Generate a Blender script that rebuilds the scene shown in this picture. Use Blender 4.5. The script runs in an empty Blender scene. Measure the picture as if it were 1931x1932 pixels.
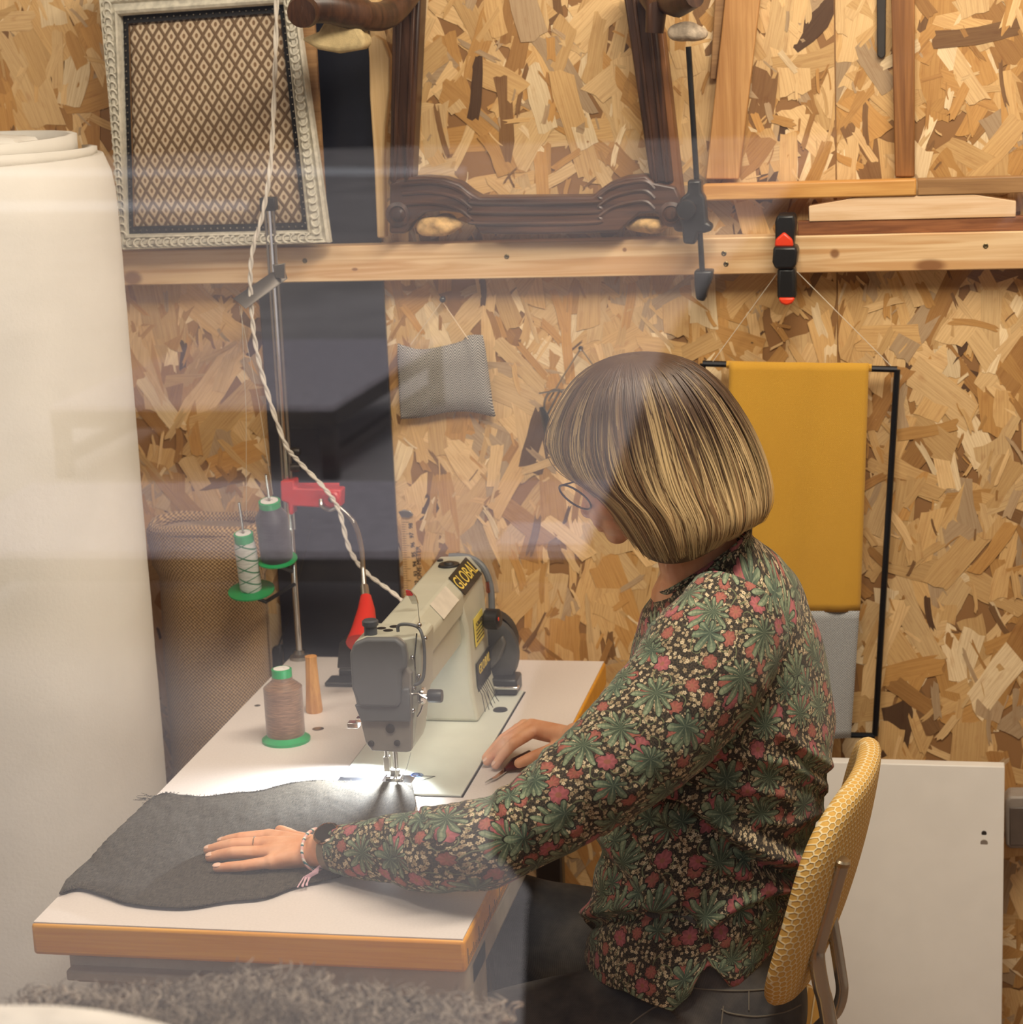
import bpy, bmesh, math, random
import numpy as np
from mathutils import Vector, Matrix, noise as mnoise
R = random.Random(7); C = bpy.context.scene.collection; PI = math.pi
# ------------------------------------------------------------------ camera
YAW, PITCH, ROLL, FPX = 0.200101, 0.227857, -0.0435636, 4208.16
CAM = Vector((1.11701, -2.40386, 1.84202))
FW = Vector((-math.sin(YAW)*math.cos(PITCH), math.cos(YAW)*math.cos(PITCH), -math.sin(PITCH)))
_r = Vector((math.cos(YAW), math.sin(YAW), 0)); _u = _r.cross(FW)
RT = _r*math.cos(ROLL)+_u*math.sin(ROLL); UP = -_r*math.sin(ROLL)+_u*math.cos(ROLL)
cam = bpy.data.cameras.new('camera'); co = bpy.data.objects.new('camera', cam); C.objects.link(co)
co.matrix_world = Matrix(((RT.x, UP.x, -FW.x, CAM.x), (RT.y, UP.y, -FW.y, CAM.y), (RT.z, UP.z, -FW.z, CAM.z), (0, 0, 0, 1)))
cam.sensor_fit = 'HORIZONTAL'; cam.sensor_width = 36; cam.lens = FPX/1931*36; cam.clip_start = .05
cam.dof.use_dof = True; cam.dof.focus_distance = 3.0; cam.dof.aperture_fstop = 8.0
bpy.context.scene.camera = co
# ------------------------------------------------------------------ light
sc = bpy.context.scene
sc.view_settings.view_transform = 'Standard'; sc.view_settings.look = 'None'
sc.view_settings.gamma = 1; sc.view_settings.exposure = 0.0
w = bpy.data.worlds.new('sky'); sc.world = w; w.use_nodes = True
w.node_tree.nodes['Background'].inputs[0].default_value = (.93, .93, 1, 1)
w.node_tree.nodes['Background'].inputs[1].default_value = 2.35
def area(name, loc, tgt, sx, sy, power, col):
    l = bpy.data.lights.new(name, 'AREA'); l.shape = 'RECTANGLE'; l.size = sx; l.size_y = sy; l.energy = power; l.color = col
    o = bpy.data.objects.new(name, l); C.objects.link(o); o.location = loc
    o.rotation_euler = (Vector(tgt)-Vector(loc)).to_track_quat('-Z', 'Y').to_euler(); return o
area('ceiling_strip_light', (1.15, .0, 2.62), (.6, .55, .8), 1.5, .28, 46, (1, .88, .72))
area('ceiling_strip_light', (-.7, -.3, 2.62), (-.3, .5, .8), 1.0, .28, 12, (1, .90, .76))
# ------------------------------------------------------------------ helpers
def P(px, py, Y=None, Z=None, X=None):
    d = FW+RT*((px-966)/FPX)-UP*((py-966)/FPX)
    if Y is not None: t = (Y-CAM.y)/d.y
    elif Z is not None: t = (Z-CAM.z)/d.z
    else: t = (X-CAM.x)/d.x
    return CAM+d*t
def lin(c):
    return tuple(((x/255)/12.92 if x <= 10.3 else ((x/255+.055)/1.055)**2.4) for x in c)
class Ex:                                             # arithmetic on shader sockets
    nt = None
    def __init__(s, k): s.k = k
    def m(s, op, *o):
        n = Ex.nt.nodes.new('ShaderNodeMath'); n.operation = op
        for i, a in enumerate((s,)+o):
            a = a.k if isinstance(a, Ex) else a
            if isinstance(a, (int, float)): n.inputs[i].default_value = a
            else: Ex.nt.links.new(a, n.inputs[i])
        return Ex(n.outputs[0])
    def __add__(s, o): return s.m('ADD', o)
    def __sub__(s, o): return s.m('SUBTRACT', o)
    def __mul__(s, o): return s.m('MULTIPLY', o)
    def __truediv__(s, o): return s.m('DIVIDE', o)
    def __lt__(s, o): return s.m('LESS_THAN', o)
    def __gt__(s, o): return s.m('GREATER_THAN', o)
    def abs(s): return s.m('ABSOLUTE')
    def sin(s): return s.m('SINE')
    def cos(s): return s.m('COSINE')
    def mod(s, o): return s.m('FLOORED_MODULO', o)
    def min(s, o): return s.m('MINIMUM', o)
    def max(s, o): return s.m('MAXIMUM', o)
    def pw(s, o): return s.m('POWER', o)
    def atan2(s, o): return s.m('ARCTAN2', o)
    def step(s, a, b):                                # smooth 0..1 between a and b
        n = Ex.nt.nodes.new('ShaderNodeMapRange'); n.interpolation_type = 'SMOOTHSTEP'
        Ex.nt.links.new(s.k, n.inputs['Value']); n.inputs['From Min'].default_value = a; n.inputs['From Max'].default_value = b
        return Ex(n.outputs[0])
class Mt:
    def __init__(s, name, rough=.5, metal=0, **k):
        s.m = bpy.data.materials.new(name); s.m.use_nodes = True; s.nt = s.m.node_tree; Ex.nt = s.nt
        s.b = s.nt.nodes['Principled BSDF']; s.b.inputs['Roughness'].default_value = rough; s.b.inputs['Metallic'].default_value = metal
        for a, v in k.items(): s.b.inputs[a.replace('_', ' ')].default_value = v
    def L(s, a, b): s.nt.links.new(a.k if isinstance(a, Ex) else a, b)
    def N(s, t, **k):
        n = s.nt.nodes.new('ShaderNode'+t)
        for a, v in k.items(): setattr(n, a, v)
        return n
    def coord(s, kind='Object', scale=(1, 1, 1), rot=(0, 0, 0)):
        c = s.N('TexCoord'); mp = s.N('Mapping'); mp.inputs['Scale'].default_value = scale; mp.inputs['Rotation'].default_value = rot
        s.L(c.outputs[kind], mp.inputs[0]); return mp.outputs[0]
    def xyz(s, v):
        n = s.N('SeparateXYZ'); s.L(v, n.inputs[0]); return [Ex(o) for o in n.outputs]
    def noise(s, v, scale, detail=3, rough=.55, dist=0):
        n = s.N('TexNoise'); s.L(v, n.inputs['Vector']); n.inputs['Scale'].default_value = scale
        n.inputs['Detail'].default_value = detail; n.inputs['Roughness'].default_value = rough; n.inputs['Distortion'].default_value = dist
        return Ex(n.outputs['Fac'])
    def mix(s, f, a, b, mode='MIX'):
        n = s.N('Mix', data_type='RGBA', blend_type=mode)
        for q, i in ((f, 0), (a, 6), (b, 7)):
            if isinstance(q, tuple): n.inputs[i].default_value = (*q[:3], 1)
            elif isinstance(q, (int, float)): n.inputs[i].default_value = q
            else: s.L(q, n.inputs[i])
        return n.outputs[2]
    def col(s, c):
        if isinstance(c, tuple): s.b.inputs['Base Color'].default_value = (*c, 1)
        else: s.L(c, s.b.inputs['Base Color'])
        return s
    def bump(s, h, strength=.3, dist=.001):
        n = s.N('Bump'); n.inputs['Strength'].default_value = strength; n.inputs['Distance'].default_value = dist
        s.L(h, n.inputs['Height']); s.L(n.outputs[0], s.b.inputs['Normal']); return s
def plain(name, c, rough=.5, metal=0, var=.12, vs=18, bump=.0, bs=400, **k):
    t = Mt(name, rough, metal, **k); v = t.coord(); c = lin(c); n = t.noise(v, vs, 4)
    t.col(t.mix(n.step(.3, .7), tuple(x*(1-var) for x in c), tuple(min(1, x*(1+var)) for x in c)))
    if bump: t.bump(t.noise(v, bs, 2), bump, .0008)
    return t.m
def wood(name, c1, c2, axis=0, s=1.0, rough=.55, dark=None):
    t = Mt(name, rough); sc_ = [55*s, 55*s, 55*s]; sc_[axis] = 3.2*s; v = t.coord('Object', tuple(sc_))
    a = t.noise(v, 1, 5, .6, .7); sc2 = [420*s]*3; sc2[axis] = 9*s; b = t.noise(t.coord('Object', tuple(sc2)), 1, 2)
    col = t.mix(a.step(.35, .68), lin(c1), lin(c2)); col = t.mix((b.step(.3, .8))*.28, col, lin(dark or c1), 'MULTIPLY')
    t.col(col); t.bump(b, .15, .0006); return t.m
def metal(name, c, rough=.2): return plain(name, c, rough, 1.0, .05)
ORG = {}
def tag(o, label=None, cat=None, group=None, kind=None):
    for k, v in (('label', label), ('category', cat), ('group', group), ('kind', kind)):
        if v: o[k] = v
    return o
def thing(name, loc, label, cat, group=None):
    o = bpy.data.objects.new(name, None); C.objects.link(o); o.location = loc; o.empty_display_size = .05
    ORG[o.name] = Vector(loc); return tag(o, label, cat, group)
class MB:
    def __init__(s): s.v = []; s.f = []; s.uv = []
    def add(s, vs, fs, uvs=None):
        n = len(s.v); s.v += [tuple(p) for p in vs]; s.f += [tuple(i+n for i in f) for f in fs]
        s.uv += list(uvs) if uvs is not None else [(p[0], p[2]) for p in vs]; return s
    def box(s, x0, x1, y0, y1, z0, z1, M=None):
        vs = [Vector((x, y, z)) for x in (x0, x1) for y in (y0, y1) for z in (z0, z1)]
        if M: vs = [M @ p for p in vs]
        return s.add(vs, [(0, 1, 3, 2), (4, 6, 7, 5), (0, 4, 5, 1), (2, 3, 7, 6), (0, 2, 6, 4), (1, 5, 7, 3)])
    def rings(s, rs, cap=True, close=True, uv=None):
        n = len(rs[0]); vs = [p for r in rs for p in r]; fs = []
        for i in range(len(rs)-1):
            for j in range(n if close else n-1):
                a, b = i*n+j, i*n+(j+1) % n; fs.append((a, b, b+n, a+n))
        if cap and close: fs += [tuple(range(n-1, -1, -1)), tuple((len(rs)-1)*n+j for j in range(n))]
        return s.add(vs, fs, uv)
    def tube(s, pts, r, n=10, cap=True, closed=False, flat=1.0):
        pts = [Vector(p) for p in pts]; m = len(pts); rr = r if isinstance(r, (list, tuple)) else [r]*m
        up = None; rs = []
        for i, p in enumerate(pts):
            a = pts[(i-1) % m] if (closed or i) else p; b = pts[(i+1) % m] if (closed or i < m-1) else p
            t = (b-a).normalized()
            if up is None: up = t.orthogonal().normalized()
            up = (up-t*up.dot(t)).normalized(); sd = t.cross(up)
            rs.append([p+(up*math.cos(2*PI*k/n)*flat+sd*math.sin(2*PI*k/n))*rr[i] for k in range(n)])
        if closed: rs.append(rs[0]); cap = False
        return s.rings(rs, cap)
    def lathe(s, prof, c, ax=(0, 0, 1), n=32, cap=True, uvs=None):
        ax = Vector(ax).normalized(); u = ax.orthogonal().normalized() if abs(ax.z) < .99 else Vector((1, 0, 0)); u = (u-ax*u.dot(ax)).normalized(); v = ax.cross(u); c = Vector(c)
        rs = [[c+ax*z+(u*math.cos(2*PI*k/n)+v*math.sin(2*PI*k/n))*max(r, 1e-5) for k in range(n)] for r, z in prof]
        return s.rings(rs, cap)
    def prism(s, pts, ext):
        pts = [Vector(p) for p in pts]; n = len(pts); ext = Vector(ext)
        return s.add(pts+[p+ext for p in pts], [tuple(range(n)), tuple(range(2*n-1, n-1, -1))]+[(i, i+n, (i+1) % n+n, (i+1) % n) for i in range(n)])
    def ell(s, c, r, M=None, nu=20, nv=14):
        c = Vector(c); r = (r,)*3 if isinstance(r, (int, float)) else r; rs = []
        for i in range(nv+1):
            a = PI*i/nv; ring = []
            for j in range(nu):
                b = 2*PI*j/nu; q = Vector((r[0]*math.sin(a)*math.cos(b), r[1]*math.sin(a)*math.sin(b), r[2]*math.cos(a)))
                if i in (0, nv): q = Vector((r[0]*.002*math.cos(b), r[1]*.002*math.sin(b), r[2]*math.cos(a)))
                ring.append(c+(M @ q if M else q))
            rs.append(ring)
        return s.rings(rs)
    def build(s, name, mat, parent=None, loc=None, smooth=35, bevel=0, bseg=2, sub=0, label=None, fix=True):
        if parent is not None: org = ORG[parent.name]
        else:
            a = np.array(s.v); org = Vector(((a[:, 0].min()+a[:, 0].max())/2, (a[:, 1].min()+a[:, 1].max())/2, a[:, 2].min())) if loc is None else Vector(loc)
        me = bpy.data.meshes.new(name); me.from_pydata([tuple(Vector(p)-org) for p in s.v], [], s.f); me.update()
        uvl = me.uv_layers.new(name='UVMap'); li = np.empty(len(me.loops), dtype=np.int32); me.loops.foreach_get('vertex_index', li)
        uvl.data.foreach_set('uv', np.array(s.uv, dtype=np.float32)[li].ravel())
        if fix:
            bm = bmesh.new(); bm.from_mesh(me); bmesh.ops.recalc_face_normals(bm, faces=bm.faces); bm.to_mesh(me); bm.free()
        if smooth:
            me.polygons.foreach_set('use_smooth', [True]*len(me.polygons)); me.set_sharp_from_angle(angle=math.radians(smooth))
        o = bpy.data.objects.new(name, me); C.objects.link(o); ORG[o.name] = org
        for m_ in (mat if isinstance(mat, list) else [mat]): me.materials.append(m_)
        if parent is not None: o.parent = parent
        else: o.location = org
        if bevel:
            b = o.modifiers.new('bevel', 'BEVEL'); b.width = bevel; b.segments = bseg; b.limit_method = 'ANGLE'; b.angle_limit = math.radians(40); b.harden_normals = False
        if sub: q = o.modifiers.new('sub', 'SUBSURF'); q.levels = q.render_levels = sub
        if label: o['label'] = label
        return o
def B(*a, M=None): return MB().box(*a, M=M)
def lettering(txt, size, o, xd, yd, mat, parent, name='lettering', depth=.0003, align='CENTER'):
    cu = bpy.data.curves.new('t', 'FONT'); cu.body = txt; cu.size = size; cu.align_x = align; cu.align_y = 'CENTER'; cu.extrude = depth; cu.resolution_u = 3
    t = bpy.data.objects.new('t', cu); C.objects.link(t); me = bpy.data.meshes.new_from_object(t); bpy.data.objects.remove(t)
    xd = Vector(xd).normalized(); yd = Vector(yd); yd = (yd-xd*yd.dot(xd)).normalized(); zd = xd.cross(yd); o = Vector(o)-ORG[parent.name]
    me.transform(Matrix(((xd.x, yd.x, zd.x, o.x), (xd.y, yd.y, zd.y, o.y), (xd.z, yd.z, zd.z, o.z), (0, 0, 0, 1))))
    me.materials.clear(); me.materials.append(mat); ob = bpy.data.objects.new(name, me); C.objects.link(ob); ob.parent = parent; ORG[ob.name] = ORG[parent.name]; return ob
def smooth_path(pts, n):                             # Catmull-Rom through tuples
    pts = np.array([tuple(p) for p in pts], dtype=float); m = len(pts); out = []
    for i in range(n):
        t = i/(n-1)*(m-1); k = min(int(t), m-2); f = t-k
        p0, p1, p2, p3 = pts[max(k-1, 0)], pts[k], pts[k+1], pts[min(k+2, m-1)]
        out.append(.5*((2*p1)+(-p0+p2)*f+(2*p0-5*p1+4*p2-p3)*f*f+(-p0+3*p1-3*p2+p3)*f**3))
    return np.array(out)
def dup(root, loc, rot=(0, 0, 0), label=None):
    r = root.copy(); C.objects.link(r); r.location = loc; r.rotation_euler = rot
    if label: r['label'] = label
    for ch in root.children:
        c = ch.copy(); C.objects.link(c); c.parent = r
        for g in ch.children: d = g.copy(); C.objects.link(d); d.parent = c
    return r
# ------------------------------------------------------------------ shared materials
CHROME = metal('chrome', (205, 203, 200), .12); STEEL = metal('steel', (165, 160, 152), .28); DSTEEL = metal('dark_steel', (85, 80, 75), .4)
BLACK = plain('black_plastic', (24, 24, 25), .38); RUBBER = plain('black_rubber', (20, 20, 20), .7)
# ------------------------------------------------------------------ setting
YW = 1.2
def flake_wall():
    rr = np.random.RandomState(3)
    pal = [((224, 188, 134), 30), ((212, 172, 114), 32), ((196, 148, 84), 20), ((238, 212, 168), 9), ((172, 126, 70), 8), ((182, 154, 118), 8), ((132, 96, 58), 3), ((92, 64, 40), 1)]
    wts = np.array([p[1] for p in pal], float); wts /= wts.sum()
    V = []; F = []; COL = []; UV = []
    def flake(cx, cz, L, W, a, h, ci, rag):
        k = 5; side = []
        t = np.linspace(-1, 1, k); n = 4
        up = [(L/2*x, W/2*(1+rr.uniform(-.16, .1))) for x in t]
        e1 = [(L/2*(1+rr.uniform(-rag, rag)), W/2*(1-2*q/(n))) for q in range(1, n)]
        lo = [(L/2*x, -W/2*(1+rr.uniform(-.16, .1))) for x in t[::-1]]
        e2 = [(-L/2*(1+rr.uniform(-rag, rag)), -W/2*(1-2*q/(n))) for q in range(1, n)]
        pts = up+e1+lo+e2; sh = rr.uniform(-.5, .5); bend = rr.uniform(-.06, .06)*L
        ta, tb = rr.normal(0, .006), rr.normal(0, .012); u0, v0 = rr.uniform(0, 50, 2); b = len(V)
        ca, sa = math.cos(a), math.sin(a); seam = .936
        for x, y in pts:
            x2 = x+sh*y; y2 = y+bend*(x/(L/2))**2
            X = cx+ca*x2-sa*y2; Z = cz+sa*x2+ca*y2
            if cx < seam: X = min(X, seam-.0012)
            else: X = max(X, seam+.0012)
            V.append((X, YW-.0006-h-ta*x2-tb*y2, Z)); UV.append((u0+x2, v0+y2))
        F.append(list(range(b, b+len(pts))))
        c = np.array(lin(pal[ci][0]))*rr.uniform(.86, 1.14); COL.append((*np.clip(c, 0, 1), 1))
    x0, x1, z0, z1 = -1.3, 1.95, 0, 2.3
    for cnt, (la, lb), (wa, wb) in ((4300, (.06, .15), (.017, .05)), (900, (.10, .21), (.03, .066)), (3200, (.03, .08), (.005, .015)), (3000, (.012, .035), (.002, .006))):
        for i in range(cnt):
            a = PI/2+rr.normal(0, .62); L = rr.uniform(la, lb); W = rr.uniform(wa, wb)
            pr_ = wts.copy()
            if W < .015: pr_[4:] *= 2.2; pr_ /= pr_.sum()
            flake(rr.uniform(x0, x1), rr.uniform(z0, z1), L, W, a, rr.uniform(0, .0016)+(.0004 if W < .015 else 0), rr.choice(len(pal), p=pr_), .07 if W > .015 else .25)
    me = bpy.data.meshes.new('wall_back'); nb = len(V)
    V += [(-2, YW, 0), (2.3, YW, 0), (2.3, YW, 2.7), (-2, YW, 2.7), (-2, YW+.1, 0), (2.3, YW+.1, 0), (2.3, YW+.1, 2.7), (-2, YW+.1, 2.7)]; UV += [(0, 0)]*8
    F += [[nb, nb+1, nb+2, nb+3], [nb+4, nb+7, nb+6, nb+5], [nb, nb+4, nb+5, nb+1], [nb+3, nb+2, nb+6, nb+7]]; COL += [(*lin((150, 108, 64)), 1)]*4
    me.from_pydata(V, [], F); me.update()
    ls = np.concatenate([[i]*len(f) for i, f in enumerate(F)]); ca = me.color_attributes.new('flake', 'FLOAT_COLOR', 'CORNER')
    ca.data.foreach_set('color', np.array(COL, dtype=np.float32)[ls].ravel())
    uvl = me.uv_layers.new(name='UVMap'); li = np.empty(len(me.loops), dtype=np.int32); me.loops.foreach_get('vertex_index', li)
    uvl.data.foreach_set('uv', np.array(UV, dtype=np.float32)[li].ravel())
    t = Mt('osb_board', .62); at = t.N('Attribute', attribute_name='flake'); v = t.coord('UV', (14, 420, 1)); g = t.noise(v, 1, 4, .6, .4)
    v2 = t.coord('UV', (30, 60, 1)); g2 = t.noise(v2, 1, 3)
    c = t.mix((g.step(.35, .75))*.38, at.outputs['Color'], lin((172, 128, 84)), 'MULTIPLY'); c = t.mix((g2.step(.55, .8))*.35, c, lin((196, 150, 100)), 'MULTIPLY')
    t.col(c); t.bump(g, .25, .0006); me.materials.append(t.m)
    o = bpy.data.objects.new('wall_back', me); C.objects.link(o); tag(o, kind='structure'); return o
flake_wall()
def struct(name, mb, mat, **k):
    o = mb.build(name, mat, loc=(0, 0, 0), **k); o['kind'] = 'structure'; return o
PLASTER = plain('plaster', (205, 196, 182), .85, bump=.2, bs=60)
struct('floor', B(-2.1, 2.4, -1.95, YW+.1, -.1, 0), wood('floor_board', (120, 92, 66), (156, 124, 92), 1, .5))
struct('ceiling', B(-2.1, 2.4, -1.95, YW+.1, 2.7, 2.8), PLASTER)
struct('wall_left', B(-2.1, -2.0, -1.95, YW+.1, 0, 2.7), PLASTER)
struct('wall_right', B(2.3, 2.4, -1.95, YW+.1, 0, 2.7), PLASTER)
YG = -1.9
fr = MB(); fr.box(-2.1, -.35, YG-.1, YG, -.6, 2.8).box(2.1, 2.4, YG-.1, YG, -.6, 2.8).box(-.35, 2.1, YG-.1, YG, -.6, .7).box(-.35, 2.1, YG-.1, YG, 2.25, 2.8)
struct('wall_front', fr, plain('front_render', (70, 74, 76), .8))
t = Mt('window_glass'); g = t.N('BsdfGlossy'); g.inputs['Roughness'].default_value = 0; g.inputs[0].default_value = (1, 1, 1, 1)
tr = t.N('BsdfTransparent'); tr.inputs[0].default_value = (.97, .98, .975, 1); fz = t.N('Fresnel'); fz.inputs[0].default_value = 1.5
mx = t.N('MixShader'); t.L((Ex(fz.outputs[0])*2.6).min(1.0), mx.inputs[0]); t.L(tr.outputs[0], mx.inputs[1]); t.L(g.outputs[0], mx.inputs[2]); t.L(mx.outputs[0], t.nt.nodes['Material Output'].inputs[0])
gl = MB(); gl.add([(-.33, YG-.05, .72), (2.08, YG-.05, .72), (2.08, YG-.05, 2.23), (-.33, YG-.05, 2.23)], [(0, 1, 2, 3)])
wo = struct('window_1', gl, t.m, fix=False)
wf = MB(); wf.box(-.35, -.3, YG-.07, YG-.03, .7, 2.25).box(2.05, 2.1, YG-.07, YG-.03, .7, 2.25).box(-.35, 2.1, YG-.07, YG-.03, .7, .75).box(-.35, 2.1, YG-.07, YG-.03, 2.2, 2.25)
wf.build('window_frame', plain('frame_paint', (40, 42, 44), .5), wo)
# the street that the pane mirrors
GZ = -.6; PAVE = plain('paving', (170, 162, 156), .8, var=.15, vs=1.2)
struct('ground', B(-40, 30, -50, -2.0, GZ-.1, GZ), PAVE)
def mir(px, py, Z): p = P(px, py, Z=Z); return Vector((p.x, 2*(YG-.05)-p.y, p.z))
TEAK = wood('weathered_timber', (58, 50, 42), (84, 72, 58), 0, .6)
def street_table(name, pxl, pxr, pyf, bx, by, label, H=.40):
    zt = GZ+H; fl = mir(pxl, pyf, zt); frr = mir(pxr, pyf, zt); bk = mir(bx, by, zt)
    c = (fl+frr)/2; dx = (frr-fl); W = dx.length; dx.normalize(); dy = Vector((dx.y, -dx.x, 0)); D = abs((bk-frr).dot(dy))
    th = thing(name, (c.x, c.y, GZ), label, 'table', 'low tables on the paving outside')
    Mx = Matrix.Translation(c)@Matrix(((dx.x, dy.x, 0, 0), (dx.y, dy.y, 0, 0), (0, 0, 1, 0), (0, 0, 0, 1)))
    B(-W/2, W/2, 0, D, -.03, 0, M=Mx).build('tabletop', plain('grey_top', (190, 180, 182), .5), th)
    a = MB(); a.box(-W/2, W/2, -.01, .04, -.12, -.03, M=Mx).box(-W/2, W/2, D-.04, D, -.12, -.03, M=Mx)
    a.box(-W/2, -W/2+.05, 0, D, -.12, -.03, M=Mx).box(W/2-.05, W/2, 0, D, -.12, -.03, M=Mx).build('apron', TEAK, th)
    for sx in (-1, 1):
        for y in (0, D-.07):
            x = sx*(W/2-.04); B(x-.04, x+.04, y, y+.07, -H, -.03, M=Mx).build('leg', TEAK, th)
        B(sx*(W/2-.04)-.03, sx*(W/2-.04)+.03, 0, D, -H+.08, -H+.14, M=Mx).build('stretcher', TEAK, th)
    return th, Mx, W, D
street_table('street_table', 95, 628, 765, 700, 640, 'farther of the two low timber tables mirrored in the pane')
_, Mx, W, D = street_table('street_table', -160, 1240, 1040, 1300, 905, 'nearer wide low table mirrored in the pane below the other')
bp = B(W/2-.62, W/2-.05, .08, .42, .002, .012, M=Mx); tag(bp.build('glare_sheet', plain('glare_white', (235, 235, 255), .3)), 'pale sheet added on the nearer mirrored table as a bright glare patch', 'glare_patch')  # added pale sheet, stands in for a bright reflection seen in the pane
for k_, (ya, yb, xa, xb) in enumerate(((384, 404, -700, 470), (322, 336, -400, 880), (236, 246, -200, 900))):
    q4 = [mir(x, y, GZ+.004) for x, y in ((xa, ya), (xb, ya-6), (xb, yb-6), (xa, yb))]; tag(MB().prism(q4, (0, 0, .004)).build('painted_line', plain('line_paint', (236, 234, 232), .7)), 'white line painted across the street, '+('nearest', 'second', 'farthest')[k_]+' of the three', 'line')
fac = MB(); fac.box(-40, 30, -41, -40, GZ, 14)
for k in range(5): fac.box(-40, 30, -40+k*.0-.0, -39.7+.25*k, GZ, GZ+1.4-.3*k)
struct('wall_street', fac, plain('dark_facade', (38, 38, 42), .8, var=.4, vs=.3))
struct('step', B(-1, 2.6, -3.3, -2.0, GZ, .2), PAVE)
ph = thing('person', (1.22, -2.85, .2), 'photographer in a dark coat outside, mirrored softly in the pane at the right', 'person')
COAT = plain('dark_coat', (26, 26, 30), .85)
def oval(z, cx, cy, rx, ry, n=36): return [Vector((cx+rx*math.cos(a), cy+ry*math.sin(a), z)) for a in np.linspace(0, 2*PI, n+1)[:-1]]
pb = MB().rings([oval(z, 1.22, -2.86+d, rx, ry) for z, d, rx, ry in ((.75, .03, .38, .20), (.95, .06, .38, .20), (1.15, .08, .375, .20), (1.3, .10, .36, .19), (1.38, .10, .335, .18), (1.5, .09, .28, .16), (1.62, .08, .22, .12), (1.68, .08, .10, .08), (1.72, .09, .058, .06), (1.78, .12, .055, .06))])
pb.ell((1.21, -2.70, 1.86), (.078, .095, .115), None, 24, 18)
for sx in (-1, 1):
    pb.tube([(1.22+sx*.20, -2.80, 1.56), (1.22+sx*.31, -2.68, 1.38), (1.22+sx*.19, -2.55, 1.66), (1.22+sx*.09, -2.50, 1.79)], [.066, .058, .052, .04], 16)
    pb.tube([(1.22+sx*.09, -2.86, .9), (1.22+sx*.10, -2.84, .55), (1.22+sx*.10, -2.87, .24)], [.10, .065, .045], 16); pb.ell((1.22+sx*.10, -2.80, .245), (.045, .13, .045))
pbo = pb.build('body', plain('dark_clothing', (34, 33, 36), .85), ph, smooth=180); q = pbo.modifiers.new('r', 'REMESH'); q.mode = 'VOXEL'; q.voxel_size = .012; q.use_smooth_shade = True
MB().ell((1.21, -2.735, 1.89), (.088, .095, .105), None, 24, 18).build('hair', plain('dark_hair', (30, 22, 18), .5), ph)
# ------------------------------------------------------------------ rail and wall furniture
RZ0, RZ1, RY = 1.3915, 1.4505, 1.152
PINE = Mt('pine', .5); v = PINE.coord('Object', (2.2, 30, 62)); a = PINE.noise(v, 1, 3, .5, 1.2); vb = PINE.noise(PINE.coord('Object', (8, 400, 400)), 1, 2)
w_ = PINE.xyz(PINE.coord('Object'))
c = PINE.mix(a.step(.35, .7), lin((236, 205, 160)), lin((206, 160, 108))); c = PINE.mix(vb*.2, c, lin((196, 150, 104)), 'MULTIPLY')
for kx, kz, rx, rz in ((-.238, .012, .02, .014), (.935, .03, .0085, .0085), (1.083, .008, .028, .012), (.60, .043, .004, .004), (.15, .02, .006, .003)):
    d = (((w_[0]-kx+.0)/rx).pw(2.0)+((w_[2]-kz)/rz).pw(2.0)).pw(.5); c = PINE.mix((d.step(.5, 1.15)*-1+1.0)*.85, c, lin((128, 82, 48)))
PINE.col(c); PINE = PINE.m
rail = thing('wall_rail', (0, YW, RZ0), 'long pale pine rail running across the chipboard wall', 'rail')
B(-.6, 1.75, RY, YW-.0022, RZ0, RZ1).build('plank', PINE, rail, bevel=.002)
for px, py in ((576, 492), (957, 484), (1367, 478), (1371, 498), (1861, 464)):
    p = P(px, py, Y=RY); s = MB(); s.lathe([(.0042, .0006), (.0042, -.0006), (.003, -.0012), (.0012, -.0006)], p, (0, 1, 0), 14); s.build('screw', metal('brass_screw', (120, 105, 75), .4), rail)
# navy board behind rail
nb = B(-.03, .187, YW-.012, YW-.0022, .3, 2.2); tag(nb.build('navy_board', plain('navy_paint', (26, 28, 38), .35, var=.08), bevel=.002), 'tall narrow dark navy board upright behind the pine rail', 'board')
def slab(name, pts, Y, th, mat, label, cat, bev=.002, group=None):
    m = MB().prism([P(x, y, Y=Y) for x, y in pts], (0, th, 0)); return tag(m.build(name, mat, bevel=bev), label, cat, group)
Yb = 1.165
YEL = wood('honey_wood', (196, 140, 70), (222, 170, 98), 0, 1.2); GRW = wood('greyed_wood', (150, 112, 72), (176, 136, 90), 0, 1.2); WHW = wood('white_pine', (238, 208, 172), (218, 180, 136), 0, 1)
MAH = wood('mahogany', (120, 72, 42), (158, 102, 62), 0, 2); BRW = wood('brown_board', (128, 82, 40), (164, 112, 60), 2, .8); TANW = wood('tan_board', (176, 126, 72), (204, 156, 98), 2, 1)
def rest(x0, x1, z0, z1, y0, y1): return B(x0, x1, y0, y1, z0, z1)
tag(B(.877, 1.228, RY+.006, RY+.03, RZ1, RZ1+.022).build('wooden_strip', MAH, bevel=.001), 'thin mahogany strip lying directly on top of the pine rail', 'strip')
z1 = RZ1+.022
m = MB().prism([(.895, RY+.004, z1), (1.214, RY+.004, z1), (1.214, RY+.004, z1+.024), (1.15, RY+.004, z1+.036), (.97, RY+.004, z1+.036), (.895, RY+.004, z1+.024)], (0, .026, 0))
tag(m.build('wooden_offcut', WHW, bevel=.001), 'whitish pine offcut with sloping ends on the mahogany strip', 'offcut')
z2 = z1+.0365
tag(B(.728, 1.062, RY+.0, RY+.028, z2, z2+.026, M=None).build('wooden_lath', YEL, bevel=.003), 'honey coloured lath resting over the whitish offcut', 'lath')
tag(B(1.0635, 1.32, RY+.002, RY+.026, z2, z2+.026).build('wooden_lath', GRW, bevel=.002), 'greyer brown lath butted against the right end of the honey lath', 'lath')
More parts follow.
